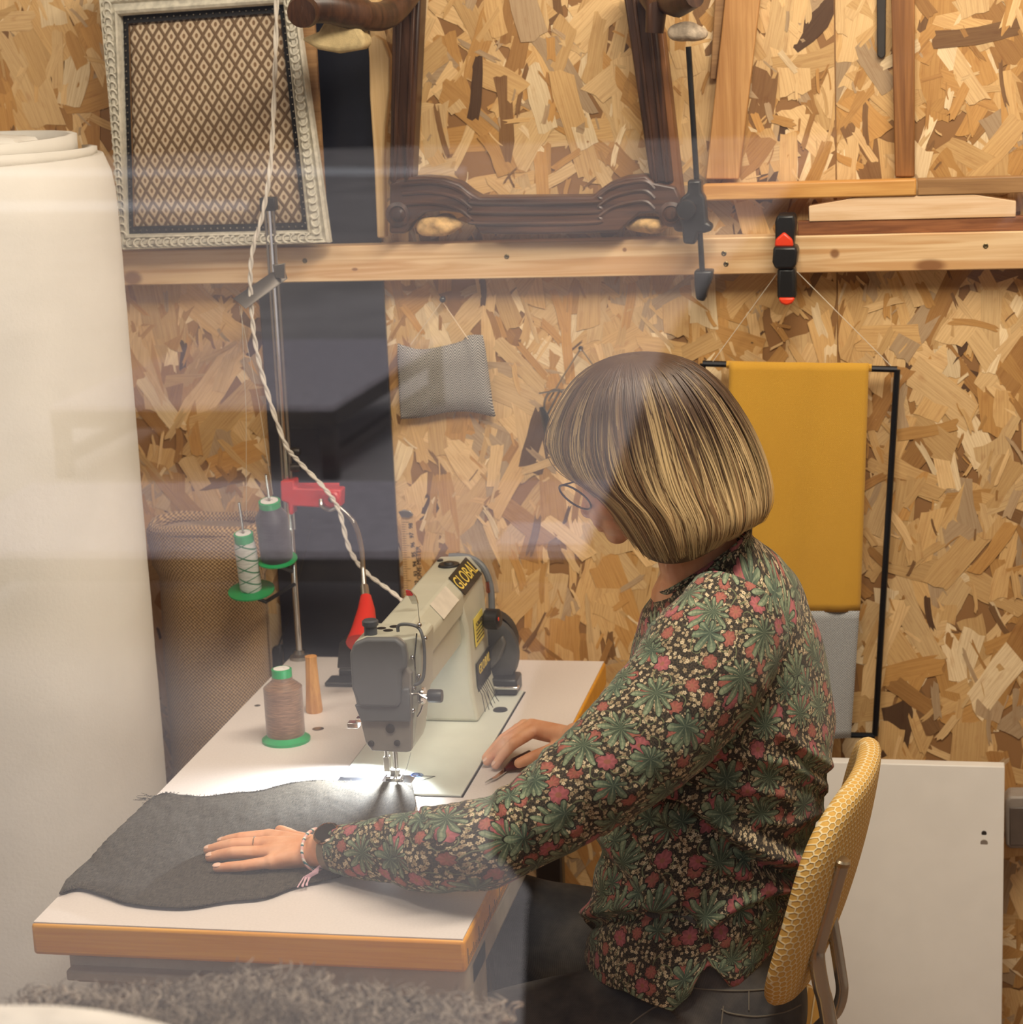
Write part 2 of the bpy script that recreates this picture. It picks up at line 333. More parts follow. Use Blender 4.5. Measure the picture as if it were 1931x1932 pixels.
slab('leaning_board', [(1372, -30), (1438, -30), (1395, 338), (1332, 338)], 1.172, .018, TANW, 'tan board leaning diagonally against the wall beside the black clamp rod', 'board')
slab('thin_batten', [(1352, -30), (1372, -30), (1352, 150), (1340, 150)], 1.185, .01, GRW, 'short thin greyish batten left of the leaning tan board', 'batten')
slab('upright_board', [(1682, -30), (1727, -30), (1727, 334), (1690, 334)], 1.178, .016, BRW, 'brown knotty upright board standing on the laths', 'board')
slab('black_strip', [(1655, -30), (1673, -30), (1672, 105), (1664, 112), (1656, 105)], 1.19, .006, plain('ebony', (52, 46, 40), .6), 'short dark strip hanging left of the brown upright board', 'strip')
slab('curved_slat', [(694, 74), (706, 66), (724, 76), (737, 110), (736, 170), (727, 240), (724, 300), (728, 449), (712, 449), (706, 300), (698, 180), (697, 110)], 1.16, .022, wood('pale_slat', (222, 190, 140), (204, 166, 112), 2, 1), 'pale curved wooden slat standing between the navy board and dark chair frame', 'slat', .003)
# ------------------------------------------------------------------ upholstered carved frame
fp = [P(190, -40, Y=1.13), P(556, -60, Y=1.13), P(628, 456, Y=1.13), P(240, 470, Y=1.13)]
root = thing('carved_frame', (fp[3]+fp[2])/2, 'white carved wooden frame with diamond patterned padding leaning on the rail', 'frame')
def lerp4(q, s, t): return (q[0]*(1-s)+q[1]*s)*(1-t)+(q[3]*(1-s)+q[2]*s)*t
inn = [P(231, 30, Y=1.13), P(540, 8, Y=1.13), P(584, 434, Y=1.13), P(243, 442, Y=1.13)]
prof = [(0, .0), (0, .016), (.10, .022), (.2, .017), (.28, .016), (.36, .02), (.62, .02), (.68, .015), (.78, .015), (.86, .02), (.94, .017), (1, .006), (1, -.01)]
fm = MB(); N_ = []
for s, h in prof: N_.append([fp[i].lerp(inn[i], s)+Vector((0, -h, 0)) for i in range(4)])
for r in N_[:]: pass
fm.rings(N_, cap=False); CARV = plain('chalky_white_paint', (204, 198, 182), .6, var=.18, vs=90, bump=.4, bs=300)
fm.build('frame_moulding', CARV, root, smooth=20)
for i in range(4):                                     # carved guilloche rope, one per side
    a0, a1 = fp[i].lerp(inn[i], .49), fp[(i+1) % 4].lerp(inn[(i+1) % 4], .49); d = a1-a0; L = d.length; d.normalize(); q = Vector((d.z, 0, -d.x)); cm = MB(); n = int(L/.0125)
    for k in range(1, n):
        c0 = a0+d*(k*L/n)+Vector((0, -.021, 0)); sg = 1 if k % 2 else -1
        cm.tube([c0+q*.0065*math.cos(t_)*sg+d*.007*math.sin(t_)+Vector((0, -.002*math.sin(t_*1), 0)) for t_ in np.linspace(0, PI*1.25, 8)], .0017, 5)
    cm.build('carving', CARV, root)
t = Mt('diamond_brocade', .8); u, v, _ = t.xyz(t.coord('UV')); A = (u/.0215+v/.033); Bq = (u/.0215-v/.033)
fa = (A.mod(1.0)-.5).abs(); fb = (Bq.mod(1.0)-.5).abs(); ln = fa.max(fb); core = (fa.min(9.)+fb)
c = t.mix((fa.max(fb)).step(.33, .38), lin((208, 188, 160)), lin((116, 92, 68))); c = t.mix((fa.pw(2.)+fb.pw(2.)).pw(.5).step(.19, .15), c, lin((128, 98, 70)))
c = t.mix(t.noise(t.coord('UV'), 900, 2)*.25, c, lin((150, 120, 90)), 'MULTIPLY'); t.col(c); t.bump(ln.step(.5, .3), .5, .002)
in2 = [inn[i].lerp(inn[(i+2) % 4], .035) for i in range(4)]
pm = MB(); n = 24; rs = []; uv = []
for j in range(n+1):
    row = []
    for i in range(n+1):
        s, tt = i/n, j/n; p = lerp4(in2, s, tt); b = .014*(1-(2*s-1)**4)*(1-(2*tt-1)**4); row.append(p+Vector((0, -b+.006, 0))); uv.append((p.x, p.z))
    rs.append(row)
pm.rings(rs, cap=False, close=False, uv=uv); pm.build('padded_fabric', t.m, root, fix=False)
tm = MB(); tm.rings([[p+Vector((0, .004, 0)) for p in inn], [p+Vector((0, -.001, 0)) for p in in2]], cap=False); tm.build('black_braid', plain('braid', (22, 20, 22), .8), root)
nm = MB()
for i in range(4):
    a0, a1 = inn[i].lerp(in2[i], .5), inn[(i+1) % 4].lerp(in2[(i+1) % 4], .5); n = int((a1-a0).length/.011)
    for k in range(n): nm.ell(a0.lerp(a1, (k+.5)/n)+Vector((0, -.001, 0)), .0016, None, 6, 4)
nm.build('nail_trim', metal('pewter', (120, 112, 100), .35), root)
B(fp[3].x+.01, fp[2].x-.01, 1.137, 1.145, fp[3].z+.02, 1.9).build('backing_board', GRW, root)
# ------------------------------------------------------------------ dark chair frame
WAL = wood('dark_walnut', (52, 32, 22), (84, 54, 36), 2, 1.0, .38); WALX = wood('dark_walnut_rail', (58, 36, 24), (92, 60, 40), 0, 1.0, .38); WLB = wood('brown_walnut_side', (110, 68, 34), (138, 90, 48), 2, 1, .5)
cf = thing('armchair_frame', P(1010, 440, Y=1.14), 'dark carved walnut armchair frame standing upside down on the rail', 'chair frame')
def quadpost(pts, Y, th): return MB().prism([P(x, y, Y=Y) for x, y in pts], (0, th, 0))
lp = quadpost([(742, -30), (796, -30), (778, 345), (735, 345)], 1.12, .045); lp.build('post', WAL, cf, bevel=.004)
quadpost([(752, -30), (762, -30), (747, 345), (740, 345)], 1.114, .01).prism([P(x, y, Y=1.114) for x, y in [(778, -30), (786, -30), (770, 345), (763, 345)]], (0, .01, 0)).build('moulding', WAL, cf, bevel=.002)
quadpost([(1174, -30), (1232, -30), (1272, 345), (1228, 345)], 1.12, .045).build('post', WAL, cf, bevel=.004)
quadpost([(1190, -30), (1197, -30), (1243, 345), (1236, 345)], 1.114, .01).prism([P(x, y, Y=1.114) for x, y in [(1212, -30), (1220, -30), (1262, 345), (1255, 345)]], (0, .01, 0)).build('moulding', WAL, cf, bevel=.002)
quadpost([(1232, 60), (1252, 60), (1292, 400), (1268, 400)], 1.125, .04).build('side_strip', WLB, cf, bevel=.002)
top = [(736, 345), (760, 336), (800, 333), (838, 336), (868, 346), (888, 362), (905, 372), (1118, 370), (1132, 358), (1152, 344), (1180, 334), (1218, 330), (1236, 344), (1275, 352)]
bot = [(1296, 400), (1292, 438), (1276, 438), (1262, 415), (1235, 402), (1208, 404), (1188, 420), (1170, 438), (1100, 441), (960, 443), (905, 441), (892, 420), (868, 402), (835, 398), (800, 402), (778, 420), (765, 441), (735, 441)]
MB().prism([P(x, y, Y=1.115) for x, y in top+bot], (0, .045, 0)).build('scroll_rail', WALX, cf, bevel=.004)
for dy, yy in ((12, 1.1145), (30, 1.1142), (50, 1.1145)):
    pts = [P(x, y+dy, Y=yy) for x, y in top[1:-1]]; MB().tube([tuple(q) for q in smooth_path(pts, 60)], .003, 6).build('moulding', WALX, cf)
for x in (752, 1268):
    p = P(x, 404, Y=1.116); MB().lathe([(.02, .01), (.02, -.004), (.014, -.006), (.012, -.003), (.007, -.008), (.001, -.009)], p, (0, 1, 0), 24).build('rosette', WAL, cf)
STUF = plain('horsehair_stuffing', (206, 168, 112), .95, var=.35, vs=60, bump=1, bs=500)
def lump(c, r, amp, seed, nu=36, nv=24, M=None):
    m = MB().ell(c, r, M, nu, nv)
    m.v = [tuple(Vector(c)+(Vector(p)-Vector(c))*(1+amp*mnoise.noise(Vector(p)*38+Vector((seed,)*3)))) for p in m.v]; return m
lump(P(830, 425, Y=1.14), (.042, .02, .016), .4, 3).build('stuffing', STUF, cf); lump(P(1225, 424, Y=1.14), (.034, .02, .014), .4, 8).build('stuffing', STUF, cf)
# arms come forward from the posts, with pads
am = MB().tube([tuple(q) for q in smooth_path([P(775, -20, Y=1.1), P(735, 25, Y=1.04), P(690, 30, Y=.98), P(620, 12, Y=.93), P(560, 14, Y=.9)], 24)], [.022]*12+[.026]*12, 14); am.build('arm', WAL, cf)
MB().lathe([(.0, -.02), (.022, -.018), (.026, .0), (.022, .018), (.0, .02)], P(575, 20, Y=.9), (0, 1, .2), 20).build('scroll_end', WAL, cf)
pad = MB().prism([P(x, y, Y=.95) for x, y in [(566, 74), (600, 60), (618, 30), (640, 26), (668, 34), (682, 60), (692, 82), (680, 94), (640, 101), (600, 94)]], (0, .05, 0))
pad.build('arm_pad', plain('cream_webbing', (196, 174, 128), .9, var=.2, vs=60, bump=.8, bs=700), cf, bevel=.008, bseg=3)
MB().tube([P(1222, -10, Y=1.1), P(1240, 15, Y=1.06), P(1236, 62, Y=1.06)], [.016, .017, .014], 14).build('arm', WAL, cf)
MB().tube([P(1250, 0, Y=1.08), P(1280, 8, Y=1.02), P(1312, -6, Y=.98)], [.018, .02, .016], 14).build('scroll_end', WAL, cf)
lump(P(1300, 62, Y=1.04), (.03, .02, .016), .3, 21).build('arm_pad', plain('grey_padding', (176, 160, 140), .95, var=.3, vs=80, bump=1, bs=600), cf)
# ------------------------------------------------------------------ clamps
c1 = thing('bar_clamp', P(1322, 560, Y=1.12), 'black bar clamp with a long thin rod gripping the rail', 'clamp')
MB().tube([P(1300, 88, Y=1.105), P(1316, 345, Y=1.105), P(1329, 560, Y=1.105)], .0045, 8).build('bar', BLACK, c1)
def pr(pts, Y, th, name, mat, root, bev=.003): return MB().prism([P(x, y, Y=Y) for x, y in pts], (0, th, 0)).build(name, mat, root, bevel=bev)
pr([(1298, 340), (1324, 340), (1324, 365), (1331, 372), (1334, 420), (1344, 424), (1344, 436), (1330, 440), (1318, 440), (1312, 462), (1290, 460), (1287, 430), (1283, 415), (1284, 375), (1298, 364)], 1.085, .03, 'clamp_head', BLACK, c1, .004)
MB().lathe([(.0, -.006), (.014, -.005), (.0165, 0), (.014, .006)], P(1296, 396, Y=1.08), (0, 1, 0), 24).build('trigger_knob', BLACK, c1)
pr([(1310, 511), (1346, 511), (1342, 530), (1336, 545), (1330, 570), (1314, 566), (1311, 540)], 1.1, .035, 'lower_jaw', BLACK, c1, .004)
c2 = thing('spring_clamp', P(1486, 575, Y=1.12), 'black clamp with orange-red button clipped over the rail', 'clamp'); ORA = plain('orange_plastic', (226, 62, 28), .4)
pr([(1467, 406), (1500, 406), (1502, 425), (1498, 470), (1464, 470), (1463, 420)], 1.115, .05, 'upper_jaw', BLACK, c2, .004)
pr([(1462, 466), (1464, 452), (1480, 438), (1496, 452), (1498, 466)], 1.108, .02, 'release_button', ORA, c2, .003)
pr([(1460, 466), (1503, 466), (1506, 476), (1503, 500), (1497, 508), (1464, 508), (1458, 495)], 1.1, .05, 'clamp_body', BLACK, c2, .004)
pr([(1467, 505), (1502, 505), (1503, 560), (1496, 571), (1484, 574), (1473, 570), (1467, 560)], 1.105, .035, 'handle', BLACK, c2, .006)
pr([(1469, 562), (1501, 562), (1496, 573), (1485, 577), (1474, 573)], 1.102, .036, 'red_tip', ORA, c2, .003)
# ------------------------------------------------------------------ hanging fabric sample on rod frame
hs = thing('hanging_sling', P(1660, 1392, Y=1.16), 'mustard yellow and grey cloth sling on a black metal rod frame, hung on the wall', 'wall hanging')
RODM = plain('black_rod_metal', (26, 26, 30), .35, .6)
Yf = 1.165; tl, trr, brr, bl = P(1327, 686, Y=Yf), P(1694, 697, Y=Yf), P(1652, 1388, Y=Yf), P(1290, 1378, Y=Yf)
fm = MB()
for a, b in ((tl, trr), (trr, brr), (brr, bl), (bl, tl)): fm.tube([a, b], .0052, 8)
fm.build('rod_frame', RODM, hs)
def cloth_panel(ptL, ptR, rows, Y, name, mat, amp=.003):
    m = MB(); rs = []; uv = []; cols = 28
    for j in range(rows+1):
        t_ = j/rows; a = P(*ptL(t_), Y=Y); b = P(*ptR(t_), Y=Y); row = []
        for i in range(cols+1):
            s = i/cols; p = a.lerp(b, s); p = p+Vector((0, -amp*(math.sin(s*9+1)*(.4+t_)+.6*math.sin(s*21+2*t_))-.004, 0)); row.append(p); uv.append((p.x, p.z))
        rs.append(row)
    m.rings(rs, cap=False, close=False, uv=uv); o = m.build(name, mat, hs, fix=False)
    q = o.modifiers.new('sol', 'SOLIDIFY'); q.thickness = .0018; return o
def weave(name, c1, c2, n=1400, rough=.9, b=.4, amt=1.0):
    t = Mt(name, rough); t.b.inputs['Sheen Weight'].default_value = .15; u, v, _ = t.xyz(t.coord('UV', (n, n, 1))); a = u.sin()*v.sin(); a = a+(t.noise(t.coord('UV'), n*.25, 2)-.5)*1.2
    big = t.noise(t.coord('UV'), 9, 3); c = t.mix(a.step(-.6, .7), lin(c1), lin(c2)); c = t.mix(big*.18, c, lin(c1), 'MULTIPLY'); t.col(c); t.bump(a, b, .0006); return t.m
cloth_panel(lambda t: (1378-7*t, 682+470*t), lambda t: (1641-17*t, 684+468*t), 30, 1.158, 'yellow_cloth', weave('mustard_wool', (200, 148, 40), (224, 174, 62), 2200))
cloth_panel(lambda t: (1371-14*t, 1150+235*t), lambda t: (1623-17*t, 1151+240*t), 16, 1.157, 'grey_cloth', weave('grey_weave', (128, 130, 132), (196, 196, 194), 1500))
tt = MB().tube([P(1372, 688, Y=1.162), P(1646, 694, Y=1.162)], .0062, 8); tt.build('top_hem', weave('mustard_hem', (200, 148, 40), (224, 174, 62), 2200), hs)
for a, b in (((1470, 512), (1346, 682)), ((1500, 508), (1682, 690))): MB().tube([P(*a, Y=1.15), P(*b, Y=1.16)], .0006, 5).build('cord', plain('white_thread', (225, 215, 195), .7), hs)
# ------------------------------------------------------------------ herringbone pouch
pch = thing('pouch', P(838, 790, Y=1.18), 'grey herringbone cloth pouch hanging from a black pin', 'pouch')
t = Mt('herringbone', .85); u, v, _ = t.xyz(t.coord('UV')); tri = ((u/.0150).mod(1.0)-.5).abs()*.0150; s = ((v-tri*1.25)/.0043).mod(1.0)
c = t.mix((s-.5).abs().step(.22, .28), lin((200, 194, 184)), lin((40, 44, 56))); t.col(t.mix(t.noise(t.coord('UV'), 300, 2)*.3, c, lin((120, 120, 125)), 'MULTIPLY'))
def spt(s, q):                                       # pouch outline: s left-right, q top-bottom
    tx = [(752, 648), (790, 660), (835, 655), (872, 645), (885, 634), (912, 632)]; bx = [(758, 790), (800, 785), (845, 776), (890, 775), (930, 784), (930, 784)]
    T_ = smooth_path(tx, 41)[int(s*40)]; Bo = smooth_path(bx, 41)[int(s*40)]; return T_*(1-q)+Bo*q
for side in (1,):
    m = MB(); rs = []; uv = []
    for j in range(25):
        row = []
        for i in range(41):
            s, q = i/40, j/24; xy = spt(s, q); pf = ((1-(2*s-1)**6)*(1-(2*q-1)**6)); b = .012*pf**1.5+.0012*math.sin(s*16+q*4)*pf
            p = P(xy[0], xy[1], Y=1.186-b); row.append(p); uv.append((p.x, p.z))
        rs.append(row)
    m.rings(rs, cap=False, close=False, uv=uv); o = m.build('cloth_bag', t.m, pch, fix=False); q = o.modifiers.new('s', 'SOLIDIFY'); q.thickness = .003; q.offset = -1
MB().tube([P(776, 650, Y=1.18), P(835, 568, Y=1.18), P(884, 640, Y=1.18)], .0009, 5).build('cord', plain('cream_cord', (226, 205, 175), .8), pch)
pin = MB().ell(P(836, 565, Y=1.178), .0055, None, 16, 10).tube([P(836, 565, Y=1.18), P(836, 565, Y=1.198)], .0015, 6)
tag(pin.build('wall_pin', plain('pin_black', (50, 50, 52), .2)), 'black round-headed pin above the herringbone pouch', 'pin')
# hanging scissors
ss = thing('hanging_scissors', P(1040, 830, Y=1.17), 'black handled shears hanging by a cord from a nail beside the head', 'scissors')
MB().tube([P(1097, 657, Y=1.18), P(1066, 706, Y=1.18), P(1036, 757, Y=1.178)], .0016, 6).build('cord', plain('hemp', (130, 110, 84), .9), ss)
MB().tube([P(1097, 657, Y=1.18), P(1128, 700, Y=1.18), P(1150, 740, Y=1.178)], .0016, 6).build('cord', plain('hemp', (130, 110, 84), .9), ss)
MB().tube([P(1050+22*math.cos(a)*1.0, 765+30*math.sin(a), Y=1.172) for a in np.linspace(0, 2*PI, 24)[:-1]], .0022, 6, closed=True).build('ring', STEEL, ss)
MB().tube([P(1022, 768, Y=1.165), P(1030, 790, Y=1.165), P(1038, 820, Y=1.165), P(1046, 850, Y=1.165), P(1056, 880, Y=1.165)], [.006, .012, .013, .007, .003], 14, flat=.4).build('handle', BLACK, ss)
MB().tube([P(1058, 735, Y=1.17), P(1030, 790, Y=1.17)], .002, 6).tube([P(1018, 742, Y=1.17), P(1070, 735, Y=1.17)], .0015, 6).build('blade', STEEL, ss)
nl = MB().lathe([(.0, -.004), (.004, -.003), (.0045, 0), (.002, .001), (.0012, .02)], P(1097, 657, Y=1.178), (0, 1, 0), 16); tag(nl.build('wall_nail', CHROME), 'shiny screw head above the hanging shears', 'nail')
# metre rule
rul = thing('metre_rule', P(790, 1150, Y=1.17), 'wooden measuring rule hanging upright beside the navy board', 'ruler')
q = [P(768, 972, Y=1.17), P(782, 972, Y=1.17), P(806, 1180, Y=1.17), P(770, 1180, Y=1.17)]
MB().prism([P(757, 974, Y=1.17), P(783, 974, Y=1.17), P(803, 1200, Y=1.17), P(766, 1200, Y=1.17)], (0, .005, 0)).build('rule_body', wood('rule_wood', (214, 176, 124), (196, 154, 100), 2, 1), rul, bevel=.0005)
pr([(752, 966), (762, 962), (774, 964), (781, 972), (772, 977), (758, 976)], 1.166, .004, 'hanging_plate', STEEL, rul, .001)
INK = plain('ink', (40, 30, 24), .7)
tk = MB()
for k in range(46):
    x = 758.5+k*.18*.8; y = 985+k*4.4; l = 14 if k % 5 == 0 else 8
    a = P(x, y, Y=1.1694); b = P(x+l, y, Y=1.1694); tk.add([a, b, b+Vector((0, 0, -.0006)), a+Vector((0, 0, -.0006))], [(0, 1, 2, 3)])
tk.build('tick_marks', INK, rul, fix=False)
for k, tx in enumerate(('98', '97', '96', '95', '94', '93', '92', '91', '90')):
    lettering(tx, .010, P(776+k*1.9, 992+k*18, Y=1.1692), (0, 0, 1), (-1, 0, 0), INK, rul)
lettering('ONE METER', .011, P(791.5, 1062, Y=1.1692), (0, 0, 1), (-1, 0, 0), INK, rul)
# white panel and socket on the right
wp = MB().prism([P(1540, 1437, Y=1.12), P(1897, 1447, Y=1.12), P(1889, 2150, Y=.98), P(1500, 2150, Y=.98)], (0, .018, .002))
wpo = tag(wp.build('white_board', plain('white_board_paint', (226, 220, 212), .35, var=.02), bevel=.0015), 'large white board leaning against the wall behind the chair', 'board')
def onp(px, py):
    return P(px, py, Y=1.12-.14*(py-1447)/703-.0005)
for py, r in ((1572, .0042), (1590, .006)):
    MB().lathe([(0, -.001), (r, -.001), (r, .001)], onp(1858, py), (0, 1, .2), 16).build('drill_hole' if py < 1580 else 'screw_cap', plain('hole_dark', (50, 44, 40) if py < 1580 else (150, 140, 130), .5), wpo)
sk = thing('wall_socket', P(1925, 1602, Y=1.18), 'grey wall socket box at the right edge beside the white board', 'socket')
pr([(1898, 1512), (1906, 1503), (1980, 1503), (1980, 1602), (1906, 1602), (1898, 1594)], 1.15, .048, 'box', plain('grey_box', (150, 140, 130), .5), sk, .004); pr([(1906, 1524), (1970, 1524), (1970, 1596), (1906, 1596)], 1.147, .004, 'cover', plain('dark_cover', (96, 84, 76), .4), sk, .002)
# ------------------------------------------------------------------ sewing table
TZ = .75; TW, TL = .55, 1.132
tb = thing('sewing_table', (TW/2, TL/2, 0), 'white topped sewing table with honey coloured wooden edging', 'table')
EDGE = wood('edge_beech', (222, 152, 32), (234, 170, 46), 0, .8, .38, (232, 184, 100))
B(0, TW, 0, TL, TZ-.043, TZ-.0012).build('wood_edging', EDGE, tb, bevel=.005, bseg=3)
LAM = plain('white_laminate_top', (216, 206, 200), .38, var=.03, vs=300)
tp = MB()
for x0, x1, y0, y1 in ((.003, .250, .003, TL-.003), (.250, .4465, .003, .473), (.250, .4465, .958, TL-.003), (.4465, TW-.003, .003, TL-.003)): tp.box(x0, x1, y0, y1, TZ-.003, TZ)
tp.build('tabletop', LAM, tb)
B(.249, .4475, .472, .96, TZ-.0026, TZ-.0012).build('slot_lining', plain('slot_dark', (30, 28, 26), .8), tb)
PAN = plain('beige_pan', (170, 160, 142), .5)
B(.03, .545, .03, .62, .655, .7055).build('drip_pan', PAN, tb, bevel=.012, bseg=3)
B(.05, .40, .06, .5, .62, .66).build('pan_sump', PAN, tb, bevel=.015, bseg=3)
B(.035, .30, .012, .035, .668, .682).build('pan_lip', PAN, tb, bevel=.003)
B(.50, .545, .05, .14, .60, .70).build('knee_bracket', PAN, tb, bevel=.008, bseg=3)
for x, y in ((.10, .16), (.10, .98), (.47, .98), (.47, .16)):
    if y < .5 and x > .4: continue
    B(x-.022, x+.022, y-.015, y+.015, 0, .66).build('leg', DSTEEL, tb, bevel=.004)
B(.47-.02, .47+.02, .40, .43, 0, .66).build('leg', DSTEEL, tb, bevel=.004)
for y in (.16, .98): B(.02, .53, y-.02, y+.02, .0, .035).build('foot_bar', DSTEEL, tb, bevel=.006)
MB().lathe([(0, -.012), (.034, -.012), (.038, 0), (.034, .012), (0, .012)], (.43, .12, .62), (0, 1, 0), 28).build('drive_wheel', BLACK, tb)
for k in range(60):
    y = .012+k*.0065; long = k % 10 == 0; mid = k % 5 == 0
    if k == 0: mk = MB()
    h = .020 if long else (.014 if mid else .008); mk.box(TW+.0001, TW+.0006, y, y+(.0016 if long else .0005), TZ-.036, TZ-.036+h)
mk.build('ruler_marks', INK, tb)
for x, y, r in ((.157, .753, .009), (.232, .86, .006), (.026, .86, .005)): MB().lathe([(0, .0008), (r*.7, .001), (r, .0004), (r, -.001)], (x, y, TZ), (0, 0, 1), 24).build('screw_cap', STEEL, tb)
# ------------------------------------------------------------------ sewing machine
sm = thing('sewing_machine', (.35, .72, TZ), 'grey and off-white industrial sewing machine with lit needle on the table', 'sewing machine')
CRM = plain('machine_enamel', (186, 184, 166), .35, var=.04); GRYC = plain('grey_cover', (96, 98, 100), .5, var=.05, bump=.15, bs=1500); WGR = plain('warm_grey_plate', (132, 126, 118), .42, var=.08)
BEDM = plain('bed_enamel', (208, 211, 200), .3, var=.03)
B(.2525, .4435, .476, .955, TZ-.001, TZ+.003).build('bed', BEDM, sm, bevel=.0012)
prf = [(.308, .868), (.306, .958), (.318, .976), (.366, .978), (.386, .956), (.386, .925), (.380, .921), (.380, .878), (.370, .866)]
def yring(prf, y, sx=1, sz=1, cx=.345, cz=.9): return [Vector((cx+(x-cx)*sx, y, cz+(z-cz)*sz)) for x, z in prf]
MB().rings([yring(prf, .50, .97, .94), yring(prf, .56), yring(prf, .78), yring(prf, .945), yring(prf, .955, .95, .96)]).build('arm', CRM, sm, smooth=30, bevel=.004, bseg=3)
MB().rings([[Vector(p) for p in ((.306, .79, TZ+.003), (.404, .79, TZ+.003), (.404, .945, TZ+.003), (.306, .945, TZ+.003))], [Vector(p) for p in ((.314, .80, .80), (.394, .80, .80), (.394, .94, .80), (.314, .94, .80))], [Vector(p) for p in ((.314, .792, .87), (.392, .80, .90), (.390, .94, .93), (.314, .94, .90))], [Vector(p) for p in ((.316, .77, .93), (.384, .79, .95), (.384, .94, .96), (.316, .94, .93))]]).build('pillar', CRM, sm, smooth=30, bevel=.006, bseg=3)
hd = [(664, 1225), (671, 1210), (690, 1203), (758, 1205), (784, 1200), (797, 1207), (795, 1300), (788, 1345), (782, 1400), (776, 1419), (704, 1416), (684, 1350), (668, 1300)]
MB().prism([P(x, y, Y=.482) for x, y in hd], (0, .075, 0)).build('head', CRM, sm, bevel=.003)
MB().prism([P(x, y, Y=.468) for x, y in [(661, 1232), (668, 1215), (690, 1206), (750, 1206), (763, 1216), (768, 1240), (768, 1262), (776, 1272), (776, 1418), (768, 1420), (702, 1417), (690, 1400), (664, 1290)]], (0, .014, 0)).build('face_plate', WGR, sm, bevel=.002, bseg=3, label='warm grey lower plate')
MB().prism([P(x, y, Y=.458) for x, y in [(660, 1236), (667, 1215), (690, 1205), (748, 1205), (763, 1218), (767, 1240), (767, 1262), (757, 1268), (757, 1326), (750, 1336), (676, 1334), (664, 1300)]], (0, .013, 0)).build('face_cover', GRYC, sm, bevel=.005, bseg=4, label='dark grey rounded cover')
MB().prism([P(x, y, Y=.462) for x, y in [(669, 1330), (752, 1332), (760, 1300), (772, 1300), (775, 1362), (682, 1362)]], (0, .008, 0)).build('cover_band', GRYC, sm, bevel=.002)
for px, py, r in ((704, 1229, .004), (703, 1343, .0065), (737, 1375, .0065), (701, 1403, .0045), (750, 1402, .0045)):
    MB().lathe([(0, -.002), (r*.5, -.002), (r, -.001), (r, .002)], P(px, py, Y=.462 if py < 1300 else .467), (0, 1, 0), 18).build('cover_screw', DSTEEL, sm)
p = P(701, 1205, Y=.50); MB().lathe([(.0135, -.002), (.0135, .008), (.0095, .012), (.009, .030), (.0115, .032), (.0115, .038), (.009, .040), (0, .040)], (p.x, .50, p.z-.012), (0, 0, 1), 24).build('pressure_knob', plain('slate_knob', (64, 68, 74), .45), sm)
for px, py, Y in ((720, 1184, .53), (733, 1189, .52), (745, 1182, .54)):
    p = P(px, py, Y=Y); MB().lathe([(0, .003), (.007, .002), (.008, 0), (.008, -.004)], (p.x, p.y, .977), (0, 0, 1), 18).build('oil_cap', BLACK, sm)
p = P(825, 1077, Y=.90); MB().lathe([(0, .006), (.006, .006), (.009, .003), (.016, .003), (.0175, 0), (.0175, -.003)], (.347, .885, .978), (0, 0, 1), 28).build('oil_sight', BLACK, sm)
MB().lathe([(0, .001), (.005, .001), (.005, -.002)], (.325, .918, .978), (0, 0, 1), 18).build('oil_cap', BLACK, sm)
# needle bar, foot, plate
nx, ny = .334, .529
MB().tube([(nx+.006, ny-.01, .83), (nx+.006, ny-.01, .775)], .0036, 12).tube([(nx+.006, ny-.01, .775), (nx+.006, ny-.01, .757)], .0012, 8).build('needle_bar', STEEL, sm)
MB().tube([(nx-.008, ny-.004, .83), (nx-.008, ny-.004, .782)], .0036, 12).box(nx-.0125, nx-.004, ny-.009, ny+.001, .768, .790).box(nx-.010, nx+.001, ny-.014, ny+.008, .7555, .760).box(nx+.004, nx+.012, ny-.014, ny+.008, .7555, .760).box(nx-.006, nx+.008, ny+.0, ny+.006, .758, .768).build('presser_foot', STEEL, sm, bevel=.0007)
B(nx-.018, nx+.028, ny-.035, ny+.02, TZ+.003, TZ+.0038).build('throat_plate', CHROME, sm, bevel=.0003)
B(.252, nx-.02, ny-.045, ny+.004, TZ+.003, TZ+.0045).build('slide_plate', metal('slide_metal', (140, 142, 150), .3), sm, bevel=.0008)
q = P(785, 1463, Z=TZ+.003); md = MB().lathe([(0, .0006), (.0105, .0006), (.0115, 0)], q, (0, 0, 1), 26); md.build('round_badge', plain('badge_blue', (110, 130, 160), .3), sm)
MB().tube([q+Vector((.0065*math.cos(a), .0065*math.sin(a), .0009)) for a in np.linspace(0, 2*PI, 20)[:-1]], .0007, 5, closed=True).tube([q+Vector((-.006, 0, .0009)), q+Vector((.006, .002, .0009))], .0007, 5).build('badge_mark', plain('badge_ink', (30, 45, 90), .4), sm)
MB().tube([q+Vector((.008, -.004, .001)), q+Vector((.03, -.004, .001)), q+Vector((-.01, -.05, .001))], .0005, 5).build('thread_end', INK, sm)
